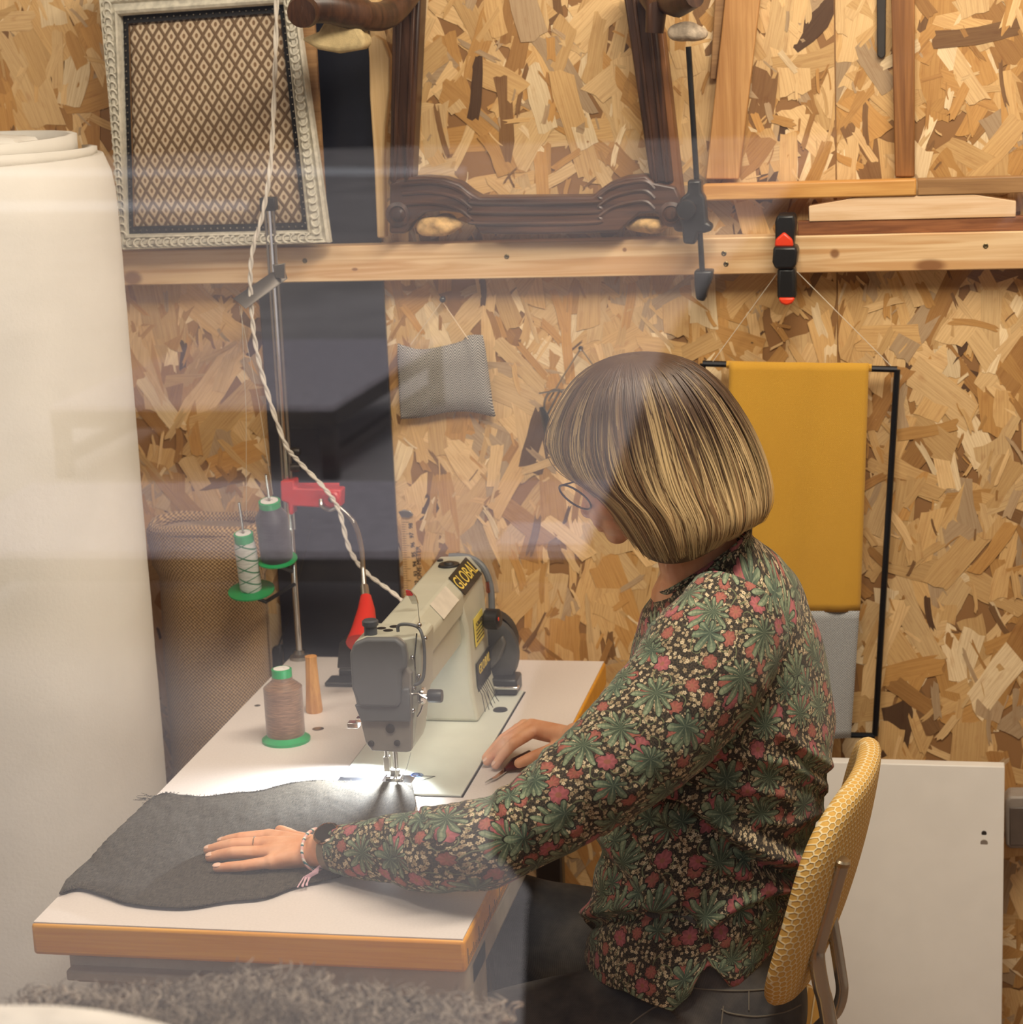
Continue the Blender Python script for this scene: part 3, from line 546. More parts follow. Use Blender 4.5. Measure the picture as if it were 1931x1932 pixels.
# tension and take-up
p = P(822, 1313, Y=.49)
MB().tube([P(782, 1313, Y=.49), p], .0035, 10).build('tension_shaft', STEEL, sm)
MB().lathe([(0, -.010), (.0085, -.010), (.0095, -.008), (.0095, .008), (.0085, .010), (0, .010)], p, (1, 0, 0), 22).build('tension_knob', plain('tension_knob_grey', (66, 68, 72), .4), sm)
MB().lathe([(.0, -.004), (.0115, -.004), (.0125, -.001), (.0075, 0), (.0125, .001), (.0115, .004), (0, .004)], P(797, 1312, Y=.49), (1, 0, 0), 22).build('tension_discs', CHROME, sm)
MB().tube([P(799, 1330, Y=.478), P(795, 1342, Y=.478), P(789, 1352, Y=.478)], .0017, 6).tube([P(768, 1310, Y=.475), P(790, 1309, Y=.475), P(806, 1318, Y=.475)], .0017, 6).build('check_spring', CHROME, sm)
g = [P(752, 1192, Y=.49), P(753, 1180, Y=.49), P(770, 1178, Y=.485), P(790, 1184, Y=.48), P(799, 1205, Y=.475), P(802, 1240, Y=.475), P(800, 1275, Y=.475), P(793, 1288, Y=.475), P(783, 1292, Y=.475)]
MB().tube([tuple(x) for x in smooth_path(g, 30)], .0024, 8).build('take_up_guard', GRYC, sm)
MB().tube([P(787, 1195, Y=.478), P(783, 1240, Y=.476), P(786, 1290, Y=.476)], .0012, 6).build('take_up_lever', CHROME, sm)
for px, py in ((803, 1204), (792, 1179), (779, 1240), (791, 1275), (782, 1298), (780, 1340)): MB().ell(P(px, py, Y=.479), .0035, None, 10, 8).build('thread_guide', CHROME, sm)
for px, py, r in ((788, 1352, .006), (779, 1381, .005), (771, 1411, .003)): MB().lathe([(0, .0015), (r, .001), (r, -.003)], P(px, py, Y=.50), (1, 0, 0), 16).build('side_screw', DSTEEL, sm)
MB().prism([P(x, y, Y=.62) for x, y in [(765, 1112), (774, 1113), (786, 1126), (790, 1140), (778, 1140)]], (0, .003, 0)).build('thread_clip', CHROME, sm, bevel=.0005)
MB().prism([P(x, y, Y=.617) for x, y in [(766, 1113), (773, 1115), (779, 1124), (768, 1124)]], (0, .002, 0)).build('clip_felt', plain('red_felt', (170, 40, 34), .9), sm)
MB().tube([P(789, 1140, Y=.6), P(792, 1170, Y=.56), P(795, 1200, Y=.5)], .0005, 5).build('upper_thread', plain('thread_dark', (60, 56, 52), .7), sm)
MB().tube([P(776, 1420, Y=.5), P(768, 1450, Y=.51), P(752, 1474, Y=.525)], .0004, 5).build('needle_thread', plain('thread_dark2', (60, 56, 52), .7), sm)
MB().box(.288, .305, .505, .52, .846, .852).box(.276, .292, .503, .517, .838, .846).build('foot_lifter', CHROME, sm, bevel=.001)
# labels on the arm
BLK = plain('label_black', (22, 20, 16), .4); GLD = plain('label_gold', (226, 196, 84), .4)
ch = Vector((.366-.386, 0, .978-.956)); cn = Vector((.022, 0, .020)).normalized()
def onch(y, t): return Vector((.386, y, .956))+ch*t+cn*.0006
MB().prism([onch(.80, -.15), onch(.925, -.15), onch(.925, 1.1), onch(.80, 1.1)], cn*.0012).build('name_plate', BLK, sm)
lettering('GLOBAL', .033, (onch(.862, .47)+cn*.0013), (0, 1, 0), ch, GLD, sm)
MB().prism([onch(.66, -.05), onch(.765, -.05), onch(.765, .95), onch(.66, .95)], cn*.0006).build('paper_label', plain('paper_label', (206, 196, 180), .7), sm)
MB().prism([(.3945, .835, .86), (.3945, .90, .86), (.3925, .90, .905), (.3925, .835, .905)], (.0006, 0, 0)).build('warning_label', plain('label_yellow', (226, 206, 96), .5), sm)
lettering('! CAUTION', .011, (.3956, .868, .893), (0, 1, 0), (-.04, 0, 1), INK, sm)
for k in range(4): B(.3952, .3957, .842, .893, .866+.006*k, .8675+.006*k).build('small_print', INK, sm)
B(.3945, .3965, .83, .93, .785, .835).build('name_plate', BLK, sm)
lettering('GLOBAL', .022, (.3969, .882, .82), (0, 1, 0), (0, 0, 1), GLD, sm)
MB().lathe([(0, .002), (.011, .001), (.012, -.002)], (.425, .852, TZ+.004), (0, 0, 1), 22).build('oil_cap', BLACK, sm)
# handwheel side
MB().lathe([(0, -.016), (.026, -.016), (.03, -.010), (.04, -.010), (.045, -.014), (.049, 0), (.045, .014), (.04, .010), (0, .010)], (.384, .985, .832), (0, 1, 0), 40).build('handwheel', plain('wheel_dark', (44, 43, 42), .4), sm)
MB().rings([[Vector((.392+.046*math.cos(a)*f, y, .815+.058*math.sin(a)*f)) for a in np.linspace(0, 2*PI, 28)[:-1]] for y, f in ((.948, .75), (.953, .95), (.962, 1), (.968, .9))]).build('belt_guard', plain('guard_grey', (70, 70, 70), .45), sm)
MB().lathe([(0, -.012), (.014, -.012), (.0165, -.009), (.0165, .01), (.012, .013), (0, .013)], P(930, 1168, Y=.90), (1, -.1, 0), 26).build('stitch_dial', plain('dial_black', (34, 34, 35), .4), sm)
MB().lathe([(0, .0), (.003, 0), (.003, .001)], P(941, 1168, Y=.885), (1, 0, 0), 10).build('dial_mark', ORA, sm)
g = [P(848, 1050, Y=.95), P(885, 1052, Y=.95), P(912, 1070, Y=.945), P(926, 1105, Y=.94), P(929, 1150, Y=.93)]
MB().tube([tuple(x) for x in smooth_path(g, 24)], .0055, 10).build('cable_cover', GRYC, sm)
MB().tube([P(920, 1098, Y=.93), P(922, 1118, Y=.93)], .003, 8).build('copper_clip', metal('copper', (190, 110, 70), .3), sm)
B(.395, .438, .925, .972, TZ+.003, TZ+.03).build('winder_base', BLACK, sm, bevel=.004)
B(.402, .442, .915, .93, TZ+.016, TZ+.021).build('winder_lever', CHROME, sm, bevel=.002)
MB().prism([P(x, y, Y=.93) for x, y in [(925, 1225), (948, 1200), (955, 1215), (944, 1245), (930, 1262), (922, 1262)]], (0, .012, 0)).build('reverse_lever', plain('lever_grey', (88, 86, 82), .45), sm, bevel=.004)
lk = P(915, 1290, Y=.80)
lm = MB()
for k in range(7):
    a = Vector((.398+.001*k, .82+.008*k, .80)); lm.tube([a, a+Vector((.006, .004*math.sin(k), -.012)), a+Vector((.012+.003*(k % 3), -.01+.005*k*.5, -.036))], .0006, 5)
lm.build('loose_threads', plain('thread_black', (30, 28, 28), .8), sm)
led = bpy.data.lights.new('needle_lamp', 'SPOT'); led.energy = 24; led.spot_size = 2.3; led.spot_blend = .9; led.shadow_soft_size = .006; led.color = (.86, .93, 1)
lo = bpy.data.objects.new('needle_lamp', led); C.objects.link(lo); lo.location = (.322, .574, .822); lo.rotation_euler = (Vector((.27, .46, TZ))-Vector((.322, .574, .822))).to_track_quat('-Z', 'Y').to_euler()
B(.312, .332, .566, .582, .825, .866).build('lamp_housing', BLACK, sm, bevel=.002)
# black hinge pieces left of the machine
hg = thing('machine_hinge', P(640, 1300, Z=TZ), 'black lever and hinge pieces on the white table left of the machine', 'hinge')
MB().prism([P(x, y, Y=.90) for x, y in [(636, 1262), (640, 1215), (650, 1205), (668, 1200), (672, 1262)]], (0, .03, 0)).build('lever', BLACK, hg, bevel=.003)
q = P(650, 1290, Z=TZ); B(q.x-.028, q.x+.03, q.y-.02, q.y+.022, TZ, TZ+.008).build('hinge_plate', BLACK, hg, bevel=.003)
B(q.x-.015, q.x+.03, q.y+.022, q.y+.05, TZ, TZ+.018).build('hinge_block', BLACK, hg, bevel=.003)
# ------------------------------------------------------------------ thread stand
px0 = Vector((.023, 1.115, TZ)); GRN = plain('green_plastic', (32, 150, 86), .3, var=.05); GRNT = Mt('green_translucent', .25, 0, Transmission_Weight=.35).col(lin((36, 160, 92))).m
ts = thing('thread_stand', px0, 'tall chrome thread stand with green spool plates at the table corner', 'thread stand')
topz = P(515, 385, Y=1.115).z; tx = P(515, 385, Y=1.115).x
MB().tube([px0, (px0.x, 1.115, 1.02)], .0058, 12).build('pole', CHROME, ts); MB().lathe([(.017, 0), (.017, .006), (.01, .010), (.009, .016), (0, .016)], px0, (0, 0, 1), 20).build('pole_foot', STEEL, ts)
for dx in (-.007, 0, .007): MB().tube([(px0.x+dx, 1.11, .98), (px0.x+dx, 1.11, topz)], .0024 if dx else .004, 8).build('guide_rod', CHROME if dx == 0 else STEEL, ts)
B(px0.x-.013, px0.x+.013, 1.10, 1.12, topz-.01, topz+.012).build('rod_cap', BLACK, ts, bevel=.002)
a, b, c_, d_ = P(533, 502, Y=1.115), P(540, 526, Y=1.115), P(462, 580, Y=1.05), P(446, 562, Y=1.05)
MB().prism([P(534, 499, Y=1.12), P(541, 524, Y=1.12), P(462, 581, Y=1.04), P(440, 563, Y=1.06)], (.002, .001, -.002)).build('thread_guide_bar', DSTEEL, ts, bevel=.0005)
MB().prism([P(516, 500, Y=1.10), P(538, 497, Y=1.10), P(538, 526, Y=1.10), P(520, 524, Y=1.10)], (0, .006, 0)).build('guide_clamp', STEEL, ts, bevel=.001)
for py in (852, 882): MB().lathe([(.0, -.008), (.006, -.008), (.008, 0), (.006, .008), (0, .008)], P(558, py, Y=1.10), (1, 0, 0), 16).build('wing_nut', DSTEEL, ts)
pl1, pl2 = P(475, 1114, Y=.99), P(524, 1056, Y=1.0)
for k, (pl, r, mt_) in enumerate(((pl1, .0385, GRNT), (pl2, .033, GRN))):
    MB().lathe([(.0, .003), (r*.7, .003), (r, .0015), (r, -.001), (r*.6, -.005), (0, -.009)], pl, (0, -.2, .98), 36).build('spool_plate', mt_, ts)
    top_ = P(462, 940, Y=.99).z if k == 0 else P(513, 888, Y=1.0).z
    MB().tube([pl+Vector((0, .002, -.012)), Vector((pl.x, pl.y-(top_-pl.z)*.2, top_))], .0022, 8).build('spool_pin', STEEL, ts)
    MB().tube([pl+Vector((0, 0, -.010)), pl+Vector((.02, .01, -.022)), (px0.x, 1.112, pl.z-.022)], .0035, 8).build('plate_arm', BLACK, ts)
def spool(pl, r, h, rt, mat, label, cap_h=.008, flange=0, ax=(0, 0, 1)):
    s = thing('thread_spool', pl, label, 'thread spool'); z0 = .002
    if flange: MB().lathe([(flange, 0), (flange, .004), (flange*.8, .009), (r*.9, .012), (0, .012)], pl, ax, 36).build('base_flange', GRN, s); z0 = .010
    prof = [(0, z0), (r*.96, z0), (r, z0+.004)]+[(r*(1-.0*k), z0+.004+(h*.82-.004)*k/8) for k in range(1, 9)]+[(rt*1.05, z0+h*.94), (rt, z0+h), (0, z0+h)]
    m = MB().lathe(prof, pl, ax, 36); m.uv = [(math.atan2(p[1]-pl.y, p[0]-pl.x)/(2*PI), p[2]-pl.z) for p in m.v]; m.build('thread_winding', mat, s)
    MB().lathe([(rt, h+z0-.002), (rt, h+z0+cap_h), (rt*.86, h+z0+cap_h+.001), (rt*.8, h+z0+cap_h-.001), (0, h+z0+cap_h-.001)], pl, ax, 30).build('spool_cap', GRN, s)
    MB().lathe([(rt*.8, h+z0+cap_h), (rt*.8, h+z0+cap_h+.0008), (rt*.3, h+z0+cap_h+.0008), (rt*.3, h+z0+cap_h-.001), (0, h+z0+cap_h-.001)], pl, ax, 30).build('paper_disc', plain('paper_white', (215, 210, 205), .7), s)
    return s
def threadm(name, c1, c2, f=1800, rough=.45, stripe=None):
    t = Mt(name, rough); t.b.inputs['Sheen Weight'].default_value = .3; u, v, _ = t.xyz(t.coord('Object')); w3 = t.xyz(t.coord('Object'))[2]
    s = (w3*6500+(t.noise(t.coord('Object'), 90, 2))*4).sin(); big = t.noise(t.coord('Object', (40, 40, 240)), 2, 2); fine = t.noise(t.coord('Object', (60, 60, 2600)), 1, 2)
    c = t.mix(fine.step(.3, .75), lin(c1), lin(c2)); c = t.mix(big.step(.4, .7)*.45, c, lin(c1))
    if stripe:
        ang = Ex(w3.k); k = (w3*48+u*18).mod(1.0); k2 = (w3*48-u*24).mod(1.0); c = t.mix((k > .87).max(k2 > .92), c, lin(stripe))
    t.col(c); t.bump(s, .35, .0006); return t.m
spool(pl1, .018, .088, .016, threadm('white_thread_winding', (170, 172, 166), (232, 230, 224), 1500, .4, (30, 110, 74)), 'slim white and green thread spool, lower of the two on the stand', .014, 0, (0, -.2, .98))
spool(pl2, .0265, .094, .018, threadm('navy_thread_winding', (38, 34, 40), (66, 60, 70)), 'dark navy thread cone, upper of the two on the stand', .010, 0, (0, -.2, .98))
q = P(541, 1397, Z=TZ); spool(q, .0295, .092, .0155, threadm('brown_thread_winding', (92, 62, 44), (166, 124, 94), 1400, .32), 'brown thread cone with green base standing on the white tabletop', .012, .037)
q = P(594, 1343, Z=TZ); tag(MB().lathe([(0, 0), (.0125, 0), (.0135, .003), (.0105, .05), (.009, .085), (.0095, .092), (0, .093)], q, (0, 0, 1), 24).build('wooden_peg', wood('beech_peg', (186, 126, 56), (216, 160, 88), 2, 3)), 'tapered wooden peg standing beside the brown thread cone', 'peg')
# threads running up
for a, b in ((pl2+Vector((.0, 0, .11)), P(452, 577, Y=1.05)), (pl1+Vector((0, 0, .12)), P(456, 579, Y=1.05))):
    tag(MB().tube([a, a.lerp(b, .5)+Vector((.004, 0, 0)), b], .0004, 5).build('spool_thread', plain('fine_thread', (180, 170, 150), .6)), 'fine thread rising from the '+('dark navy cone' if a.x > pl1.x+.01 else 'slim white spool')+' to the stand top', 'thread')
# ------------------------------------------------------------------ red gooseneck lamp
REDP = plain('red_enamel', (206, 48, 40), .35, var=.05)
gl_ = thing('gooseneck_lamp', (px0.x, 1.09, .95), 'red clamp lamp with chrome gooseneck fixed to the thread stand pole', 'lamp')
def zq(px, py, Y=1.09): return P(px, py, Y=Y)
MB().prism([zq(x, y) for x, y in [(529, 908), (555, 906), (556, 921), (644, 924), (643, 958), (600, 958), (553, 955), (553, 972), (545, 972), (543, 950), (530, 945)]], (0, .03, 0)).build('clamp_bracket', REDP, gl_, bevel=.003)
MB().prism([zq(x, y, 1.125) for x, y in [(553, 912), (640, 912), (640, 925), (553, 925)]], (0, .006, 0)).build('bracket_lip', REDP, gl_, bevel=.001)
MB().lathe([(0, -.004), (.012, -.004), (.015, -.001), (.015, .004)], zq(626, 942, 1.088), (0, 1, 0), 28).build('joint_disc', REDP, gl_); MB().lathe([(0, -.003), (.005, -.002), (.006, 0)], zq(626, 942, 1.084), (0, 1, 0), 16).build('joint_screw', STEEL, gl_)
MB().tube([tuple(x) for x in smooth_path([zq(606, 942, 1.085), zq(608, 955, 1.08), zq(622, 962, 1.075), zq(638, 957, 1.08)], 16)], .0035, 8).build('hook_spring', STEEL, gl_)
g = smooth_path([zq(640, 957), zq(668, 985, 1.07), zq(682, 1030, 1.03), zq(686, 1080, .99), zq(688, 1112, .96)], 110)
MB().tube([tuple(x) for x in g], [.0044 if k % 2 else .0038 for k in range(110)], 10).build('gooseneck', STEEL, gl_)
h1, h2 = zq(688, 1105, .965), zq(691, 1128, .95); MB().tube([h1, h2], [.0065, .0075], 14).build('lamp_neck', CHROME, gl_)
MB().tube([zq(691, 1126, .95), zq(692, 1150, .93), zq(688, 1190, .90), zq(684, 1215, .88)], [.009, .014, .021, .026], 24).build('lamp_shade', REDP, gl_)
# twisted white cable
cp = [(523, -40, 1.06), (520, 120, 1.06), (512, 300, 1.06), (497, 400, 1.06), (476, 480, 1.06), (474, 560, 1.065), (483, 650, 1.07), (505, 740, 1.07), (538, 835, 1.07), (566, 872, 1.08), (612, 920, 1.075), (640, 962, 1.075), (660, 1035, 1.06), (692, 1080, 1.03), (742, 1118, .97), (790, 1160, .93)]
pth = smooth_path([P(x, y, Y=Y) for x, y, Y in cp], 520); m = MB()
for ph in (0, PI):
    m.tube([Vector(p)+Vector((math.cos(i*.26+ph)*.0021, math.sin(i*.26+ph)*.0021, math.sin(i*.26+ph)*.0006)) for i, p in enumerate(pth)], .0022, 6)
tag(m.build('twisted_cable', plain('white_braid', (214, 206, 194), .8)), 'white twisted fabric cable hanging past the stand to the machine', 'cable')
# inline switch hanging behind the table
sw = thing('cord_switch', P(520, 1262, Y=1.17), 'black inline switch hanging on a thin cord behind the table corner', 'switch')
MB().prism([P(x, y, Y=1.165) for x, y in [(514, 1222), (531, 1218), (530, 1262), (508, 1262)]], (0, .015, 0)).build('switch_body', BLACK, sw, bevel=.003)
MB().tube([P(526, 1220, Y=1.17), P(548, 1160, Y=1.18), P(574, 1050, Y=1.18), P(590, 980, Y=1.18)], .0014, 6).build('cord', BLACK, sw)
# ------------------------------------------------------------------ grey linen on the table
def poly(path, n): return smooth_path([(x, y, 0) for x, y in path], n)
topc = poly([(128, 1655), (200, 1580), (292, 1503), (345, 1500), (385, 1503), (440, 1496), (490, 1492), (545, 1478), (600, 1472), (650, 1474), (700, 1474), (778, 1478)], 120)
botc = poly([(112, 1686), (150, 1676), (200, 1690), (250, 1705), (345, 1712), (430, 1700), (500, 1693), (560, 1672), (640, 1652), (700, 1620), (760, 1570), (786, 1520)], 120)
t = Mt('grey_linen', .95); t.b.inputs['Specular IOR Level'].default_value = .2; u, v, _ = t.xyz(t.coord('UV')); n1 = t.noise(t.coord('UV', (80, 1400, 1)), 1, 2); n2 = t.noise(t.coord('UV', (1400, 80, 1)), 1, 2)
wv = (u*3600).sin()*(v*3600).sin(); a = n1+n2+wv*.2; c = t.mix(a.step(.8, 1.2), lin((36, 32, 26)), lin((88, 80, 68))); t.col(c); t.bump(a, .6, .0008); LIN = t.m
ln = thing('linen_cloth', (.15, .27, TZ), 'dark grey linen cloth spread under the needle and near hand', 'cloth')
for lay, (name, off) in enumerate((('upper_layer', .0055), ('lower_layer', .0018))):
    m = MB(); rs = []; uv = []
    for i in range(120):
        row = []
        for j in range(41):
            q = j/40; x, y, _ = topc[i]*(1-q)+botc[i]*q
            if lay and q > .9: y += 4*math.sin(i*.3)
            wz = .0022*mnoise.noise(Vector((x*.012, y*.02, lay*9)))+.0012*mnoise.noise(Vector((x*.05, y*.06, 4)))
            edge = min(1, (1-q)*8)*min(1, q*10)
            z = TZ+off+(wz+.0022)*edge*(1 if lay == 0 else .2)
            if x > 690 and y < 1540: z = TZ+.0042+(.0018 if lay == 0 else 0)+.0004*edge
            p = P(x, y, Z=z)
            if p.x < .002: dr = (.002-p.x); p = Vector((.002-dr*.45, p.y, TZ+off*.6-dr*.9-.001))
            row.append(p); uv.append((p.x, p.y))
        rs.append(row)
    m.rings(rs, cap=False, close=False, uv=uv); o = m.build(name, LIN, ln, fix=False); q = o.modifiers.new('s', 'SOLIDIFY'); q.thickness = .0012; q.offset = 0
fr_ = MB(); rr = random.Random(5)
for i in range(150):
    x, y, _ = topc[rr.randint(18, 100)]; a = P(x+rr.uniform(-4, 4), y+1, Z=TZ+.007); b = a+Vector((rr.uniform(-.004, .004), rr.uniform(.001, .006), rr.uniform(-.001, .002))); fr_.tube([a, a.lerp(b, .5)+Vector((rr.uniform(-.001, .001), 0, .001)), b], .0003, 4)
for i in range(22):
    a = P(rr.uniform(268, 300), rr.uniform(1500, 1512), Z=TZ+.006); b = a+Vector((rr.uniform(-.016, .0), rr.uniform(-.004, .008), rr.uniform(-.001, .003))); fr_.tube([a, b], .0003, 4)
fr_.build('frayed_edge', plain('fray', (58, 55, 50), .9), ln)
# ------------------------------------------------------------------ rolls and sacks on the left
rl = MB(); cx, cy, rad = -.405, .82, .262; rs = []; uv = []
for j in range(60):
    z = 1.63*j/59; ring = []
    for i in range(96):
        a = 2*PI*i/96; rr_ = rad*(1+.012*mnoise.noise(Vector((math.cos(a)*1.5, math.sin(a)*1.5, z*3)))+.004*mnoise.noise(Vector((a*3, z*14, 2))))
        if j > 56: rr_ -= (.002, .006, .016)[j-57]
        ring.append(Vector((cx+rr_*math.cos(a), cy+rr_*math.sin(a), z))); uv.append((a*rad, z))
    rs.append(ring)
rl.rings(rs, cap=True, uv=uv)
WAD = plain('cotton_wadding', (222, 217, 208), .95, var=.04, vs=6, bump=.5, bs=160)
wr = thing('wadding_roll', (cx, cy, 0), 'tall off-white roll of upholstery wadding at the left of the table', 'roll'); rl.build('roll', WAD, wr, smooth=50)
m = MB()
sp = [Vector((cx+(.03+.21*k/150)*math.cos(k*.3), cy+(.03+.21*k/150)*math.sin(k*.3), 1.63)) for k in range(150)]
m.rings([sp, [p+Vector((0, 0, .018+.014*math.sin(i*.11))) for i, p in enumerate(sp)]], cap=False, close=False); o = m.build('spiral_edge', WAD, wr, fix=False); q = o.modifiers.new('s', 'SOLIDIFY'); q.thickness = .012
lump(Vector((cx+.02, cy-.06, 1.645)), (.16, .13, .035), .25, 5).build('folded_end', WAD, wr)
BUR = weave('burlap', (112, 82, 48), (204, 168, 118), 950, .95, .9)
sk_ = MB(); rs = []; uv = []
for j in range(50):
    z = .98*j/49; ring = []
    for i in range(60):
        a = 2*PI*i/60; f = 1+.05*mnoise.noise(Vector((math.cos(a), math.sin(a), z*5)))+.03*mnoise.noise(Vector((a*2, z*9, 1)))
        r_ = (.074+.012*math.sin(z*2.2))*f*(1.12 if z > .91 else 1)*(1.05 if z > .945 else 1); ring.append(Vector((-.125+r_*1.1*math.cos(a), 1.118+r_*.78*math.sin(a), z))); uv.append((a*.09, z))
    rs.append(ring)
sk_.rings(rs, cap=True, uv=uv); bs_ = thing('burlap_sack', (-.108, 1.10, 0), 'brown burlap sack standing between the wadding roll and the table', 'sack'); sk_.build('sack', BUR, bs_, smooth=60)
MB().tube([Vector((-.125+.094*math.cos(a), 1.118+.066*math.sin(a), .985+.004*math.sin(a*3))) for a in np.linspace(0, 2*PI, 40)[:-1]], .011, 10, closed=True).build('rolled_rim', BUR, bs_)
# ------------------------------------------------------------------ front sheepskin and cushion on a plinth
pc = P(300, 1990, Y=-.85); wz = .93
pl = thing('display_plinth', (pc.x, -.95, 0), 'plywood display box under the curly sheepskin by the window', 'plinth')
B(.2, .95, -1.35, -.62, 0, .93).build('box_body', YEL, pl, bevel=.004)
FUR = plain('grey_curly_wool', (150, 138, 126), .9, var=.35, vs=40)
fs = thing('sheepskin', (.5, -.8, .93), 'grey-brown curly sheepskin lying in front of the table', 'sheepskin')
def furtop(px): return float(np.interp(px, [-60, 100, 250, 350, 430, 520, 640, 760, 880], [1962, 1960, 1950, 1932, 1922, 1932, 1955, 1968, 1978]))
bm_ = MB(); rs = []
xs = np.linspace(-60, 900, 50)
for x in xs:
    t_ = P(x, furtop(x)+16, Y=-.8); ring = []
    for k in range(16):
        a = PI*k/15; ring.append(Vector((t_.x, t_.y-.02-.17*math.cos(a), .932+(t_.z-.932)*max(.0, math.sin(a))**.7)))
    rs.append(ring)
bm_.rings(rs, cap=False, close=False); bm_.build('hide', plain('hide', (96, 86, 76), .95), fs)
fv = MB(); rr = random.Random(11)
for i in range(2000):
    x = rr.uniform(-60, 900); t_ = P(x, furtop(x)+16, Y=-.8); a = PI*(.12+.8*rr.random()); b0 = Vector((t_.x, t_.y-.02-.17*math.cos(a), .932+(t_.z-.932)*math.sin(a)**.7))
    nrm = Vector((rr.uniform(-.5, .5), -math.cos(a)+rr.uniform(-.4, .4), math.sin(a)+.2)).normalized(); u = nrm.orthogonal().normalized(); v = nrm.cross(u); rd = rr.uniform(.003, .010); tw = rr.uniform(.8, 1.9); L = rr.uniform(.010, .032)*(1.25 if 330 < x < 560 else 1); ph = rr.uniform(0, 6)
    fv.tube([b0+nrm*(L*k/9-.002)+(u*math.cos(ph+k/9*tw*2*PI)+v*math.sin(ph+k/9*tw*2*PI))*rd*(.3+.7*k/9) for k in range(10)], [.0009]*8+[.0007, .0003], 4)
fo = fv.build('wool_curls', FUR, fs, fix=False, smooth=60); fo['kind'] = 'stuff'
cu = MB().ell(P(40, 2166, Y=-1.12), (.20, .12, .088), None, 40, 24); tag(cu.build('white_cushion', plain('white_cotton', (236, 232, 226), .85)), 'white rounded cushion at the bottom left corner in front of the sheepskin', 'cushion')
# ------------------------------------------------------------------ chair
def proj(p):
    d = Vector(p)-CAM; z = d.dot(FW); return 966+FPX*d.dot(RT)/z, 966-FPX*d.dot(UP)/z
chx = Vector((.945, .375, 0)); chair = thing('padded_chair', (chx.x-.2, chx.y, 0), 'chair with yellow honeycomb knitted backrest and chrome tube frame', 'chair')
t = Mt('honeycomb_knit', .85); u, v, _ = t.xyz(t.coord('UV', (1/.0115, 1/.0098, 1)))
def hexcell(u, v):
    ax = u.mod(1.0)-.5; ay = v.mod(1.732)-.866; bx = (u-.5).mod(1.0)-.5; by = (v-.866).mod(1.732)-.866
    da = ax*ax+ay*ay; db = bx*bx+by*by; s = da < db
    gx = (ax*s+bx*(s*-1+1.0)).abs(); gy = (ay*s+by*(s*-1+1.0)).abs(); return (gx.max(gx*.5+gy*.866))*-1+.5
e = hexcell(u, v); c = t.mix(e.step(.04, .13), lin((246, 230, 186)), lin((220, 174, 88))); c = t.mix(t.noise(t.coord('UV'), 1500, 2)*.25, c, lin((180, 150, 100)), 'MULTIPLY'); t.col(c); t.bump(e.step(.2, .03), .6, .002); KNIT = t.m
aa = Vector((.115, .993, 0)).normalized(); nn = Vector((aa.y, -aa.x, 0)); bc = Vector((.956, .385, .700))
def backpt(u, v, side):                               # superellipse patch, u,v in -1..1
    lean = .042*v-.012*v*v; curve = .034*(1-u*u)-.012
    th = .017*side
    return bc+aa*(u*.205)+Vector((0, 0, v*.150))+nn*(lean+curve+th)
m = MB(); rs = []; uv = []; NR, NA = 26, 120
prof = [(k/10, 1) for k in range(0, 9)]+[(.86, .99), (.92, .93), (.965, .75), (.99, .4), (1, 0), (.99, -.4), (.965, -.75), (.92, -.93), (.86, -.99)]+[(k/10, -1) for k in range(8, -1, -1)]
acc = 0; last = None
for rho, sd in prof:
    ring = []
    for k in range(NA):
        a = 2*PI*k/NA; ce, se = math.cos(a), math.sin(a); ex = 2/3.4
        uu = math.copysign(abs(ce)**ex, ce)*max(rho, .003); vv = math.copysign(abs(se)**ex, se)*max(rho, .003); p = backpt(uu, vv, sd); ring.append(p)
        n_ = (1-rho)*0; uv.append((uu*.205+(.03*ce*(1-sd)*.5), vv*.150+(.03*se*(1-sd)*.5)+(0 if sd > 0 else .0)))
    rs.append(ring)
m.rings(rs, uv=uv); m.build('backrest', KNIT, chair, smooth=60)
def chp(px, py, Y): return P(px, py, Y=Y)
TUB = plain('tube_chrome', (190, 188, 184), .2, .8, .05)
pts = [P(1590, 1622, Y=.24), P(1566, 1705, Y=.245), P(1545, 1780, Y=.25), P(1542, 1808, Y=.25), P(1550, 1860, Y=.26), P(1566, 1935, Y=.27)]; e_ = pts[-1]; pts += [Vector((e_.x+.03, e_.y, .28)), Vector((e_.x+.06, e_.y, .015))]
MB().tube([tuple(q) for q in smooth_path(pts, 50)], .0108, 18).build('back_tube', TUB, chair)
MB().lathe([(0, .002), (.009, .0015), (.0115, -.001), (.0115, -.006)], pts[0], (pts[0]-pts[1]).normalized(), 20).build('tube_cap', metal('brushed_cap', (190, 180, 160), .3), chair)
g = [P(1562, 1700, Y=.33), P(1572, 1745, Y=.33), P(1586, 1830, Y=.33), P(1590, 1870, Y=.33), P(1580, 1905, Y=.33), P(1560, 1925, Y=.34), P(1530, 1950, Y=.36), P(1480, 1970, Y=.38)]
MB().tube([tuple(q) for q in smooth_path(g, 40)], .0085, 12).build('support_tube', TUB, chair)
for yy in (.19, .57):
    MB().tube([tuple(q) for q in smooth_path([(.92, yy, .42), (.60, yy, .42), (.56, yy, .38), (.56, yy, .10), (.58, yy, .03), (.62, yy, .012), (1.0, yy, .012)], 40)], .0115, 12).build('side_frame', CHROME, chair)
mm = MB().rings([[Vector((.74+.215*math.copysign(abs(math.cos(a))**.6, math.cos(a))*f, .385+.205*math.copysign(abs(math.sin(a))**.6, math.sin(a))*f, z)) for a in np.linspace(0, 2*PI, 48)[:-1]] for z, f in ((.425, .9), (.43, .98), (.445, 1), (.46, .98), (.468, .9))])
mm.build('seat', KNIT, chair)
